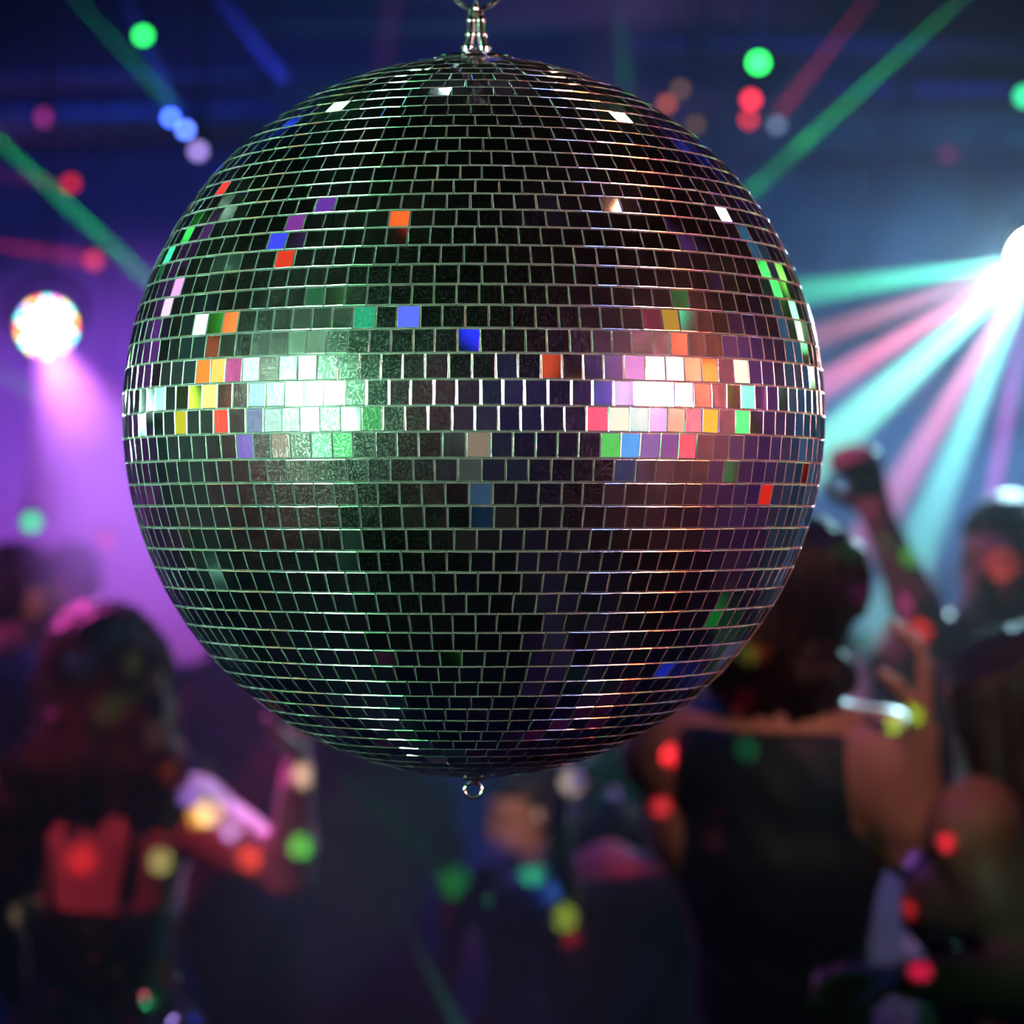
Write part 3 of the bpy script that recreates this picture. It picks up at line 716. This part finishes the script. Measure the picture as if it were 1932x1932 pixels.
class Body:
    def __init__(self): self.pr = []
    def cone(self, a, b, ra, rb, k=.02): self.pr.append(('c', np.array(a, float), np.array(b, float), ra, rb, k)); return self
    def ell(self, c, r, R=None, k=.02): self.pr.append(('e', np.array(c, float), np.array(r, float), np.eye(3) if R is None else np.array(R), 0, k)); return self
    def mesh(self, name, h, cut=None, wrinkle=None):
        lo = np.full(3, 1e9); hi = -lo
        for p in self.pr:
            if p[0] == 'c':
                r = max(p[3], p[4]); lo = np.minimum(lo, np.minimum(p[1], p[2])-r); hi = np.maximum(hi, np.maximum(p[1], p[2])+r)
            else:
                r = p[2].max(); lo = np.minimum(lo, p[1]-r); hi = np.maximum(hi, p[1]+r)
        lo -= 4*h+.01; hi += 4*h+.01
        n = np.ceil((hi-lo)/h).astype(int)+1
        Fd = np.full(n, .2, np.float32)
        for p in self.pr:
            k = p[5]; m = k+.03
            if p[0] == 'c':
                r = max(p[3], p[4]); a, b = np.minimum(p[1], p[2])-r-m, np.maximum(p[1], p[2])+r+m
            else: a, b = p[1]-p[2].max()-m, p[1]+p[2].max()+m
            i0 = np.maximum(0, np.floor((a-lo)/h).astype(int)); i1 = np.minimum(n, np.ceil((b-lo)/h).astype(int)+1)
            X = [lo[q]+h*np.arange(i0[q], i1[q]) for q in range(3)]
            G = np.stack(np.meshgrid(*X, indexing='ij'), -1)
            if p[0] == 'c':
                ab = p[2]-p[1]; L2 = ab@ab+1e-12
                t = np.clip(((G-p[1])@ab)/L2, 0, 1)
                d = np.linalg.norm(G-p[1]-t[...,None]*ab, axis=-1)-(p[3]+(p[4]-p[3])*t)
            else:
                q = ((G-p[1])@p[3])/p[2]; qn = np.linalg.norm(q, axis=-1)
                g = np.linalg.norm(q/p[2], axis=-1)
                d = qn*(qn-1)/np.maximum(g, 1e-6)
            sl = tuple(slice(a_, b_) for a_, b_ in zip(i0, i1))
            o = Fd[sl]; hh = np.maximum(k-np.abs(o-d), 0)/k
            Fd[sl] = np.minimum(o, d)-hh*hh*k*.25
        if cut is not None or wrinkle is not None:
            X = [lo[q]+h*np.arange(n[q]) for q in range(3)]
            G = np.stack(np.meshgrid(*X, indexing='ij'), -1)
            if wrinkle is not None: Fd = Fd+wrinkle(G)
            if cut is not None: Fd = np.maximum(Fd, cut(G))
        Fd[0] = Fd[-1] = 1; Fd[:,0] = Fd[:,-1] = 1; Fd[:,:,0] = Fd[:,:,-1] = 1
        V, Q = surface_nets(Fd, lo, h)
        me = bpy.data.meshes.new(name)
        me.vertices.add(len(V)); me.vertices.foreach_set('co', V.ravel())
        me.loops.add(Q.size); me.loops.foreach_set('vertex_index', Q.ravel().astype(np.int32))
        me.polygons.add(len(Q)); me.polygons.foreach_set('loop_start', np.arange(0, Q.size, 4, dtype=np.int32))
        try: me.polygons.foreach_set('loop_total', np.full(len(Q), 4, np.int32))
        except Exception: pass
        me.update(calc_edges=True); me.validate()
        return me

def nrm(v): v = np.array(v, float); return v/np.linalg.norm(v)
def hand(B, wrist, d, pn, side, s=1.0, curl=.5, spread=.12):
    """Palm, four unequal bent fingers and a thumb leaving the side. d: direction of the hand, pn: palm normal, side: +1/-1 where the thumb is."""
    d = nrm(d); pn = np.array(pn, float); pn = nrm(pn-d*(pn@d)); lat = np.cross(d, pn)*side
    w = np.array(wrist, float)
    L = .088*s
    for q in (-.026,-.009,.009,.026):
        B.cone(w+lat*q*s*.6+d*.012*s, w+lat*q*s+d*L, .0135*s, .0115*s, .010)
    for q, fl in ((.027,.068),(.009,.078),(-.009,.072),(-.026,.056)):
        p = w+lat*q*s+d*L; dd = nrm(d+lat*q/.027*spread)
        seg = [fl*.45, fl*.32, fl*.23]; r = [.0100,.0092,.0084,.0074]
        pq = pn
        for i in range(3):
            an = curl*(.55,1.15,.8)[i]
            dd, pq = nrm(dd*math.cos(an)+pq*math.sin(an)), nrm(pq*math.cos(an)-dd*math.sin(an))
            e = p+dd*seg[i]*s
            B.cone(p, e, r[i]*s, r[i+1]*s, .004); p = e
    # thumb
    p = w+lat*.020*s+d*.022*s; dd = nrm(d*.6+lat*.75+pn*.35)
    for i, (sg, r0, r1) in enumerate(((.040,.0135,.0115),(.032,.0115,.0100),(.024,.0098,.0085))):
        e = p+dd*sg*s; B.cone(p, e, r0*s, r1*s, .006); p = e
        dd = nrm(dd+(pn*.6+d*.2-lat*.7)*curl)

def person(label, foot, height, face, *, female=False, skin='tan', head=None, look=None, arms=None, lean=(0,0), top='tank', topmat=None,
           bottom='trousers', botmat=None, hair='short', hairmat=None, group=None, res=.009, crouch=0.0, stance=.10, shoulders=None, twist=0, armscale=1.0):
    """foot: (x, y) on the floor. face: heading of the body in degrees (0 = away from the camera, +90 = to the right). arms: {'L': (elbow, wrist, hand dir, palm normal, curl), 'R': ...} in world space."""
    s = height/1.7
    a = math.radians(face); fwd = np.array((math.sin(a), math.cos(a), 0.)); rgt = np.array((math.cos(a), -math.sin(a), 0.)); up = np.array((0,0,1.))
    f0 = np.array((foot[0], foot[1], 0.))
    ln = np.array((lean[0], lean[1], 0.))
    hip_z = (.90-crouch)*s
    pel = f0+up*(hip_z+.02*s)+ln*.1
    if head is None: head = f0+up*(hip_z+.02*s)+up*.68*s+ln
    else: head = np.array(head, float)
    tilt = nrm(head-pel)
    sp = head-pel; T = np.linalg.norm(sp)
    chest = pel+sp*.46; neck0 = pel+sp*.74; 
    if shoulders is not None:
        sh = np.array(shoulders, float); mid = sh; neck0 = mid+tilt*.035*s; chest = pel+(neck0-pel)*.66
    a2 = math.radians(face+twist); rg2 = np.array((math.cos(a2), -math.sin(a2), 0.)); fw2 = np.array((math.sin(a2), math.cos(a2), 0.))
    shw = (.158 if female else .185)*s; hw = (.105 if female else .095)*s
    Rb = np.stack([rgt, fwd, up], 1); R2 = np.stack([rg2, fw2, up], 1)
    shc = neck0-tilt*.035*s
    SH = {'L': shc-rg2*shw, 'R': shc+rg2*shw}
    wst = pel+(chest-pel)*.45
    body = Body()
    def torso(B, g=0.0, hip=True, k=.05):
        if hip: B.ell(pel, ((.165 if female else .155)*s+g, .115*s+g, .125*s+g), Rb, k)
        B.ell(wst, ((.118 if female else .135)*s+g, .092*s+g, .16*s+g), Rb, k)
        B.ell(chest+tilt*.01*s, ((.137 if female else .165)*s+g, .102*s+g, .175*s+g), R2, k)
        B.ell(shc-tilt*.03*s, (shw*.86+g, .075*s+g, .075*s+g), R2, k)
        if female:
            for q in (-1, 1): B.ell(chest+rg2*q*.07*s+fw2*.075*s+tilt*.03*s, (.058*s+g, .055*s+g, .055*s+g), R2, .03)
        for q in ('L','R'): B.cone(SH[q]-tilt*.01*s, shc, .056*s+g, .06*s+g, .04)
    torso(body)
    # neck, head
    lk = fw2 if look is None else nrm(np.array(look, float))
    lr = nrm(np.cross(lk, up)); lu = nrm(np.cross(lr, lk)); Rh = np.stack([lr, lk, lu], 1)
    hc = head
    body.cone(neck0-tilt*.02*s, hc-lu*.06*s-lk*.012*s, .057*s, .050*s, .03)
    for q in (-1, 1): body.cone(neck0+tilt*.03*s, SH[{-1:'L',1:'R'}[q]]+up*.02*s, .036*s, .030*s, .04)    # trapezius
    body.ell(hc+lu*.02*s-lk*.010*s, (.074*s,.094*s,.086*s), Rh, .02)          # cranium
    body.ell(hc-lu*.045*s+lk*.028*s, (.056*s,.062*s,.064*s), Rh, .03)         # jaw
    body.ell(hc-lu*.092*s+lk*.066*s, (.020*s,.018*s,.016*s), Rh, .02)         # chin
    body.cone(hc+lu*.010*s+lk*.086*s, hc-lu*.026*s+lk*.106*s, .009*s, .0125*s, .012)   # nose
    body.ell(hc-lu*.058*s+lk*.088*s, (.023*s,.010*s,.009*s), Rh, .006)        # mouth
    body.cone(hc+lu*.026*s+lk*.082*s-lr*.035*s, hc+lu*.026*s+lk*.082*s+lr*.035*s, .010*s, .010*s, .012)   # brow
    for q in (-1, 1):
        body.ell(hc+lr*q*.031*s+lu*.006*s+lk*.079*s, (.013*s,.009*s,.008*s), Rh, .004)   # eyelids
        body.ell(hc+lr*q*.076*s-lu*.006*s-lk*.004*s, (.008*s,.017*s,.030*s), Rh, .006)   # ears
    # arms
    elb = {}; wri = {}
    for q in ('L','R'):
        sg = -1 if q == 'L' else 1
        if arms and q in arms:
            el, wr, hd, pn, cu = [np.array(x, float) if i < 4 else x for i, x in enumerate(arms[q])]
        else:
            el = SH[q]+rg2*sg*.07*s-up*.27*s-fwd*.03*s; wr = el-up*.22*s+fwd*.10*s; hd = wr-el; pn = -rg2*sg; cu = .4
        elb[q], wri[q] = el, wr
        fr = (.82 if female else 1.0)*armscale
        body.ell(SH[q], (.052*s*fr,)*3, None, .04)
        body.cone(SH[q], el, .047*s*fr, .036*s*fr, .03)
        body.ell(SH[q]+(el-SH[q])*.45, (.046*s*fr,)*3, None, .05)
        m = el+(wr-el)*.28
        body.cone(el, m, .035*s*fr, .038*s*fr, .02); body.cone(m, wr, .038*s*fr, .025*s*fr, .02)
        hand(body, wr, hd, pn, sg if np.dot(np.cross(nrm(hd), pn), rg2) >= 0 else -sg, s, cu)
    # legs
    kn = {}; an = {}
    for q, sg in (('L',-1),('R',1)):
        hp = pel+rgt*sg*hw-up*.04*s; ft = f0+rgt*sg*(stance+.02)*s+up*.085*s+fwd*(.05 if q == 'L' else -.04)*s
        drop = hp[2]-ft[2]; full = .86*s
        bend = math.sqrt(max(0, (full/2)**2-(min(drop, full)/2)**2))
        k_ = (hp+ft)/2+fwd*(bend+.01)
        kn[q], an[q] = k_, ft
        body.cone(hp, k_, .086*s, .056*s, .05); body.cone(k_, k_+(ft-k_)*.3, .055*s, .056*s, .03); body.cone(k_+(ft-k_)*.3, ft, .056*s, .036*s, .03)
        body.cone(ft-up*.04*s-fwd*.03*s, ft-up*.052*s+fwd*.13*s, .034*s, .026*s, .03)
    root = empty('person', (foot[0], foot[1], 0), label, 'person', group)
    def add(name, B, mat, h=res, **kw):
        me = B.mesh(name, h, **kw)
        v = np.empty(len(me.vertices)*3); me.vertices.foreach_get('co', v); v = v.reshape(-1,3)-f0; me.vertices.foreach_set('co', v.ravel())
        return link_mesh(name, me, mat, root)
    add('body', body, SKIN[skin], h=res*.85)
    # clothes
    if bottom in ('trousers', 'shorts'):
        B = Body(); g = .013
        B.ell(pel, (.16*s+g,.118*s+g,.12*s+g), Rb, .04)
        for q, sg in (('L',-1),('R',1)):
            hp = pel+rgt*sg*hw-up*.04*s
            B.cone(hp, kn[q], .092*s+g, .064*s+g, .04); B.cone(kn[q], an[q], .066*s+g, .052*s+g, .03)
        zc = an['L'][2]-.02*s; add('trousers', B, botmat, cut=lambda G: np.maximum(G[...,2]-(pel[2]+.07*s), zc-G[...,2]))
    elif bottom == 'skirt':
        B = Body(); 
        B.ell(pel, (.178*s,.13*s,.13*s), Rb, .04); B.cone(pel-up*.05*s, (kn['L']+kn['R'])/2+up*.05*s, .165*s, .175*s, .05)
        zc = kn['L'][2]+.06*s; add('skirt', B, botmat, cut=lambda G: np.maximum(G[...,2]-(pel[2]+.10*s), zc-G[...,2]))
    B = Body(); wr_ = lambda G: .0025*np.sin(G[...,2]*70+5*G[...,0]*9)*np.sin(G[...,0]*40)
    if top == 'tee':
        torso(B, .012)
        for q in ('L','R'):
            e = SH[q]+(elb[q]-SH[q])*.55; B.cone(SH[q], e, .062*s, .056*s, .03)
        nz = neck0+tilt*.012*s
        add('shirt', B, topmat, wrinkle=wr_, cut=lambda G: np.maximum((pel[2]-.06*s)-G[...,2], ((G-nz)@tilt)))
    elif top == 'sleeveless':
        torso(B, .010); nz = neck0+tilt*.005*s; ap = shc-tilt*.10*s
        def cut(G):
            x = np.abs((G-shc)@rg2)
            arm = np.where((G-ap)@tilt > 0, x-.122*s, x-(.20*s))
            return np.maximum(np.maximum((pel[2]-.10*s)-G[...,2], (G-nz)@tilt), arm)
        add('sleeveless_top', B, topmat, wrinkle=wr_, cut=cut)
    elif top in ('tank', 'band', 'lowback'):
        torso(B, .008)
        if top == 'tank':
            lim = chest+tilt*.17*s
            def cut(G):
                d = (G-lim)@tilt; x = np.abs((G-lim)@rg2)
                strap = np.maximum(x-.105*s, .06*s-x)
                body_ = d+.10*s
                return np.maximum((pel[2]-.08*s)-G[...,2], np.minimum(np.maximum(d-.07*s, strap), body_))
            add('tank_top', B, topmat, wrinkle=wr_, cut=cut)
        else:
            lim = chest+tilt*(.02*s if top == 'band' else -.02*s)
            add('top', B, topmat, wrinkle=wr_, cut=lambda G: np.maximum((pel[2]-.10*s)-G[...,2], (G-lim)@tilt))
            B2 = Body()
            for sg in (-1, 1):
                p0 = lim+rg2*sg*.055*s; 
                bk = -fw2*.108*s
                B2.cone(p0+bk*1.0-tilt*.03*s, shc+rg2*sg*.085*s+bk*.62+tilt*.035*s, .0065*s, .0065*s, .005)
                B2.cone(shc+rg2*sg*.085*s+bk*.62+tilt*.035*s, shc+rg2*sg*.088*s+tilt*.062*s, .0065*s, .0065*s, .005)
                B2.cone(shc+rg2*sg*.088*s+tilt*.062*s, chest+rg2*sg*.075*s-bk*1.15+tilt*.06*s, .0065*s, .0065*s, .005)
            add('shoulder_straps', B2, topmat, h=.005)
    # shoes
    for q in ('L','R'):
        B = Body(); ft = an[q]
        B.cone(ft-up*.045*s-fwd*.035*s, ft-up*.055*s+fwd*.15*s, .040*s, .031*s, .03)
        add('shoe', B, M_BLACKCLOTH, cut=lambda G: .004-G[...,2])
    # hair
    B = Body(); rr = random.Random(hash(label) % 1000 if False else len(label))
    def strands(G): return .006*np.sin(((G-hc)@lr)*170+12*((G-hc)@lu))*np.cos(((G-hc)@lk)*150)
    hh = hc
    if hair == 'short':
        B.ell(hh+lu*.034*s-lk*.016*s, (.080*s,.098*s,.082*s), Rh, .02)
        B.ell(hh-lu*.01*s-lk*.05*s, (.070*s,.058*s,.07*s), Rh, .03)
        add('hair', B, hairmat, h=res*.8, wrinkle=lambda G: .3*strands(G), cut=lambda G: np.minimum(-((G-hh)@lu)+.045*s, ((G-hh)@lk)-.008*s)*1.0)
    elif hair == 'bun':
        B.ell(hh+lu*.030*s-lk*.018*s, (.084*s,.102*s,.088*s), Rh, .02)
        B.ell(hh+lu*.085*s-lk*.075*s, (.046*s,.046*s,.042*s), Rh, .02)
        B.ell(hh-lu*.02*s-lk*.052*s, (.070*s,.055*s,.075*s), Rh, .03)
        add('hair', B, hairmat, h=res*.8, wrinkle=lambda G: .4*strands(G), cut=lambda G: np.minimum(-((G-hh)@lu)+.05*s, ((G-hh)@lk)-.02*s))
    elif hair in ('long', 'bob', 'very_long'):
        Lh = {'long': .34, 'bob': .13, 'very_long': .46}[hair]*s; Lh0 = Lh
        B.ell(hh+lu*.030*s-lk*.018*s, (.094*s,.108*s,.092*s), Rh, .02)
        bk = -fw2
        for i in range(9):
            t = (i-4)/4.0
            Lh = Lh0*(1 if t < -.55 else .62 if t < -.3 else .42) if hair == 'very_long' else Lh0
            sx = -.085*s*max(0, .6-t) if hair == 'very_long' else 0
            p0 = hh+lr*t*.078*s-lk*(.055-.045*abs(t))*s+lu*.02*s
            wv = (.02 if hair != 'long' else .01)*s
            p1 = hh+lr*t*(.100 if hair != 'bob' else .072)*s+bk*(.085-.03*abs(t)-(.03 if hair == 'bob' else 0))*s-up*Lh*.42+rg2*rr.uniform(-wv,wv)
            p2 = hh+rg2*(t*(.105 if hair != 'bob' else .062)*s+sx)+bk*(.115-.02*abs(t)-(.05 if hair == 'bob' else 0))*s-up*Lh*.78+rg2*rr.uniform(-wv,wv)
            p3 = p2-up*Lh*(.28+.1*rr.random())-rg2*t*.02*s
            B.cone(p0, p1, .044*s, .042*s, .02); B.cone(p1, p2, .040*s, .038*s, .016); B.cone(p2, p3, .036*s, .014*s, .014)
        add('hair', B, hairmat, h=res*.9, wrinkle=strands, cut=lambda G: np.minimum(np.minimum(-((G-hh)@lu)+.055*s, ((G-hh)@lk)-.03*s), np.maximum((G-hh)@lk-.06*s, .07*s-np.abs((G-hh)@lr))))
    if hair != 'none':
        # eyes sit in the face
        pass
    for q in (-1, 1):
        B = Body(); B.ell(hc+lr*q*.031*s+lu*.004*s+lk*.083*s, (.0105*s,)*3, Rh, .003)
        add('eye', B, M_EYE, h=.003)
    return root

def skin_mat(name, c):
    m = noisy(name, c, .08, 9, .42, spec=.45, bump=.05)
    return m
SKIN = {'fair': skin_mat('fair_skin', (.72,.50,.42)), 'tan': skin_mat('tan_skin', (.60,.38,.28)), 'brown': skin_mat('brown_skin', (.36,.20,.13))}
M_EYE, _, _ = principled('eye', (.25,.2,.18), .1)
M_BLACKCLOTH = noisy('black_cotton', (.012,.012,.016), .3, 40, .75, bump=.2)
M_NAVYCLOTH = noisy('navy_jersey', (.015,.025,.07), .3, 40, .7, bump=.2)
M_TEALCLOTH = noisy('dark_teal_satin', (.01,.035,.05), .3, 30, .5, bump=.2)
M_PLUM = noisy('plum_cloth', (.09,.03,.08), .3, 30, .6, bump=.2)
M_GREYTOP = noisy('grey_cloth', (.12,.12,.16), .3, 30, .7, bump=.2)
M_HAIR = noisy('dark_brown_hair', (.020,.010,.010), .4, 50, .5, spec=.25, bump=.3)
M_HAIRL = noisy('chestnut_hair', (.16,.09,.05), .4, 50, .42, spec=.5, bump=.3)
def sequin_mat():
    m = bpy.data.materials.new('black_sequins'); m.use_nodes = True; nt = m.node_tree; b = nt.nodes['Principled BSDF']
    b.inputs['Metallic'].default_value = .85; b.inputs['Roughness'].default_value = .16
    tc = nt.nodes.new('ShaderNodeTexCoord'); vo = nt.nodes.new('ShaderNodeTexVoronoi'); vo.inputs['Scale'].default_value = 110
    nt.links.new(tc.outputs['Object'], vo.inputs['Vector'])
    vs = nt.nodes.new('ShaderNodeVectorMath'); vs.operation = 'SUBTRACT'; vs.inputs[1].default_value = (.5,.5,.5)
    sc = nt.nodes.new('ShaderNodeVectorMath'); sc.operation = 'SCALE'; sc.inputs['Scale'].default_value = 1.3
    ge = nt.nodes.new('ShaderNodeNewGeometry'); ad = nt.nodes.new('ShaderNodeVectorMath'); ad.operation = 'ADD'
    no = nt.nodes.new('ShaderNodeVectorMath'); no.operation = 'NORMALIZE'
    nt.links.new(vo.outputs['Color'], vs.inputs[0]); nt.links.new(vs.outputs[0], sc.inputs[0]); nt.links.new(sc.outputs[0], ad.inputs[0])
    nt.links.new(ge.outputs['Normal'], ad.inputs[1]); nt.links.new(ad.outputs[0], no.inputs[0]); nt.links.new(no.outputs[0], b.inputs['Normal'])
    b.inputs['Base Color'].default_value = (.09,.10,.12,1)
    return m
M_SEQ = sequin_mat()

def A(px, py, y): return tuple(P(px, py, y))
# 1 the long-haired woman at the left, back to the camera
Y = 4.6
person('woman in black sequin top with very long dark hair, back turned, arm raised at left', (-.66,4.72), 1.63, 8, female=True, skin='fair',
       head=A(205,1268,Y), look=(.35,1,.02), shoulders=A(190,1535,Y), armscale=1.2, hair='very_long', hairmat=M_HAIR,
       arms={'R': (A(545,1655,Y-.05), A(562,1450,Y-.12), (.05,.0,1), (-1,0,0), .35), 'L': (A(-10,1740,Y+.08), A(40,1900,Y+.25), (.3,.8,-.3), (1,0,0), .4)},
       top='lowback', topmat=M_SEQ, bottom='skirt', botmat=M_SEQ)
# 2 far left
person('person at the left edge with short dark hair rimmed in magenta', (-1.02,6.2), 1.62, 60, skin='tan', head=A(38,1118,6.2), look=(.75,.6,-.05), hair='short', hairmat=M_HAIR,
       top='tee', topmat=M_PLUM, botmat=M_BLACKCLOTH)
# 3 right woman with bun seen from behind, elbow out, forearm raised
Y = 3.95
person('woman in dark tank top partly behind the ball, looking left, right forearm raised', (.385,4.05), 1.70, 24, female=True, skin='tan',
       head=A(1478,1135,Y+.03), look=(-.75,.65,.05), shoulders=A(1462,1420,Y+.03), hair='bob', hairmat=M_HAIR,
       arms={'R': (A(1712,1600,Y-.02), A(1738,1385,Y-.10), (.05,0,1), (-1,.2,0), .5), 'L': (A(1360,1760,Y+.1), A(1400,1900,Y+.3), (.2,.3,-1), (1,0,0), .5)},
       top='sleeveless', armscale=1.22, topmat=M_TEALCLOTH, botmat=M_BLACKCLOTH)
# 4 man in black t-shirt with his fist up
Y = 5.0
person('man in black t-shirt at right with clenched fist thrown up high', (.93,5.1), 1.80, -10, skin='tan', head=A(1900,1062,Y), look=(-.55,-.8,.0), shoulders=A(1925,1235,Y),
       arms={'L': (A(1752,1195,Y-.12), A(1655,970,Y-.16), (-.30,0,.9), (-.6,-.8,0), 1.5), 'R': (A(2120,1420,Y), A(2060,1600,Y-.1), (0,0,-1), (-1,0,0), .5)},
       top='tee', topmat=M_BLACKCLOTH, botmat=M_BLACKCLOTH, hair='short', hairmat=M_HAIR)
# 5 front right woman in sequins
Y = 3.9
person('woman in black sequin dress at lower right, bare brown arm, hand on hip height', (.68,3.98), 1.60, -68, female=True, skin='brown', head=A(1905,1340,Y), look=(-.7,.7,0), shoulders=A(1885,1545,Y), armscale=1.3,
       arms={'R': (A(2050,1850,Y-.1), A(2000,1960,Y-.2), (-.6,0,-.3), (-1,0,0), .5), 'L': (A(1960,1850,Y-.20), A(1715,1850,Y-.28), (-1,0,.12), (0,0,-1), .8)},
       top='band', topmat=M_SEQ, bottom='skirt', botmat=M_SEQ, hair='long', hairmat=M_HAIR)
# 6 dancer below the ball with both arms up, facing left
Y = 4.9
person('dancer in dark top below the ball, seen from behind, one pink lit arm raised', (.22,5.0), 1.52, 5, female=True, skin='fair', head=A(1150,1625,Y+.12), look=(-.1,1,-.45), shoulders=A(1155,1700,Y), crouch=.12,
       arms={'R': (A(1246,1560,Y-.05), A(1236,1395,Y-.08), (0,0,1), (-1,0,0), .3), 'L': (A(1066,1755,Y-.1), A(1056,1560,Y-.15), (.1,0,1), (1,0,0), .6)},
       top='tee', topmat=M_NAVYCLOTH, botmat=M_BLACKCLOTH, hair='short', hairmat=M_HAIR)
# 7 small distant dancer, orange light on the face
Y = 6.4
person('distant stooping dancer under the ball with orange light on the face', (.07,6.5), 1.45, -60, female=True, skin='fair', head=A(992,1535,Y), look=(-.9,-.4,-.1), shoulders=A(965,1640,Y), crouch=.16,
       arms={'L': (A(930,1700,Y-.1), A(975,1690,Y-.22), (.5,0,.5), (0,0,1), .6), 'R': (A(975,1790,Y-.1), A(940,1730,Y-.25), (-.3,0,1), (0,-1,0), .6)},
       top='tank', topmat=M_GREYTOP, botmat=M_NAVYCLOTH, hair='bun', hairmat=M_HAIR)
# 8.. the dim crowd further back
CROWD = [
 ('dim dancer between the long-haired woman and the ball, violet rim', (-.70,7.2), 1.60, 30, M_PLUM, 'short', False, None),
 ('dim dancer in the shadows under the left half of the ball', (-.32,6.3), 1.50, -15, M_NAVYCLOTH, 'long', True, .10),
 ('shadowy dancer right of the pink lit arm, far behind', (.42,7.4), 1.56, 160, M_GREYTOP, 'short', False, .05),
 ('shadowy dancer at far left behind the long-haired woman', (-1.15,7.6), 1.66, 150, M_PLUM, 'short', False, None),
 ('faint dancer far behind the gap between ball and raised fist', (.92,7.9), 1.50, 190, M_GREYTOP, 'long', True, .1),
]
for lab, ft, hgt, fc, mt, hr, fem, cr in CROWD:
    person(lab, ft, hgt, fc, female=fem, skin='tan', top='tee', topmat=mt, botmat=M_BLACKCLOTH, hair=hr, hairmat=M_HAIR, res=.011, crouch=cr or 0)

person('photographer in beige shirt and blue jeans, mirrored in the middle tiles of the ball', (.0,-.62), 1.76, 0, skin='fair', top='tee', topmat=noisy('beige_cotton', (.75,.55,.42), .1, 30, .8),
       botmat=noisy('blue_denim', (.10,.22,.42), .2, 60, .8), hair='short', hairmat=M_HAIR, res=.011,
       arms={'L': ((-.24,-.42,1.38), (-.11,-.22,1.60), (.3,.3,.9), (1,0,0), .8), 'R': ((.24,-.42,1.38), (.11,-.22,1.60), (-.3,.3,.9), (-1,0,0), .8)})
spot('photographer_fill', (.7,1.0,3.9), (0,-.6,1.1), (1,.85,.75), 160, 16, .8, .05)  # added fill spot on the photographer, no fixture
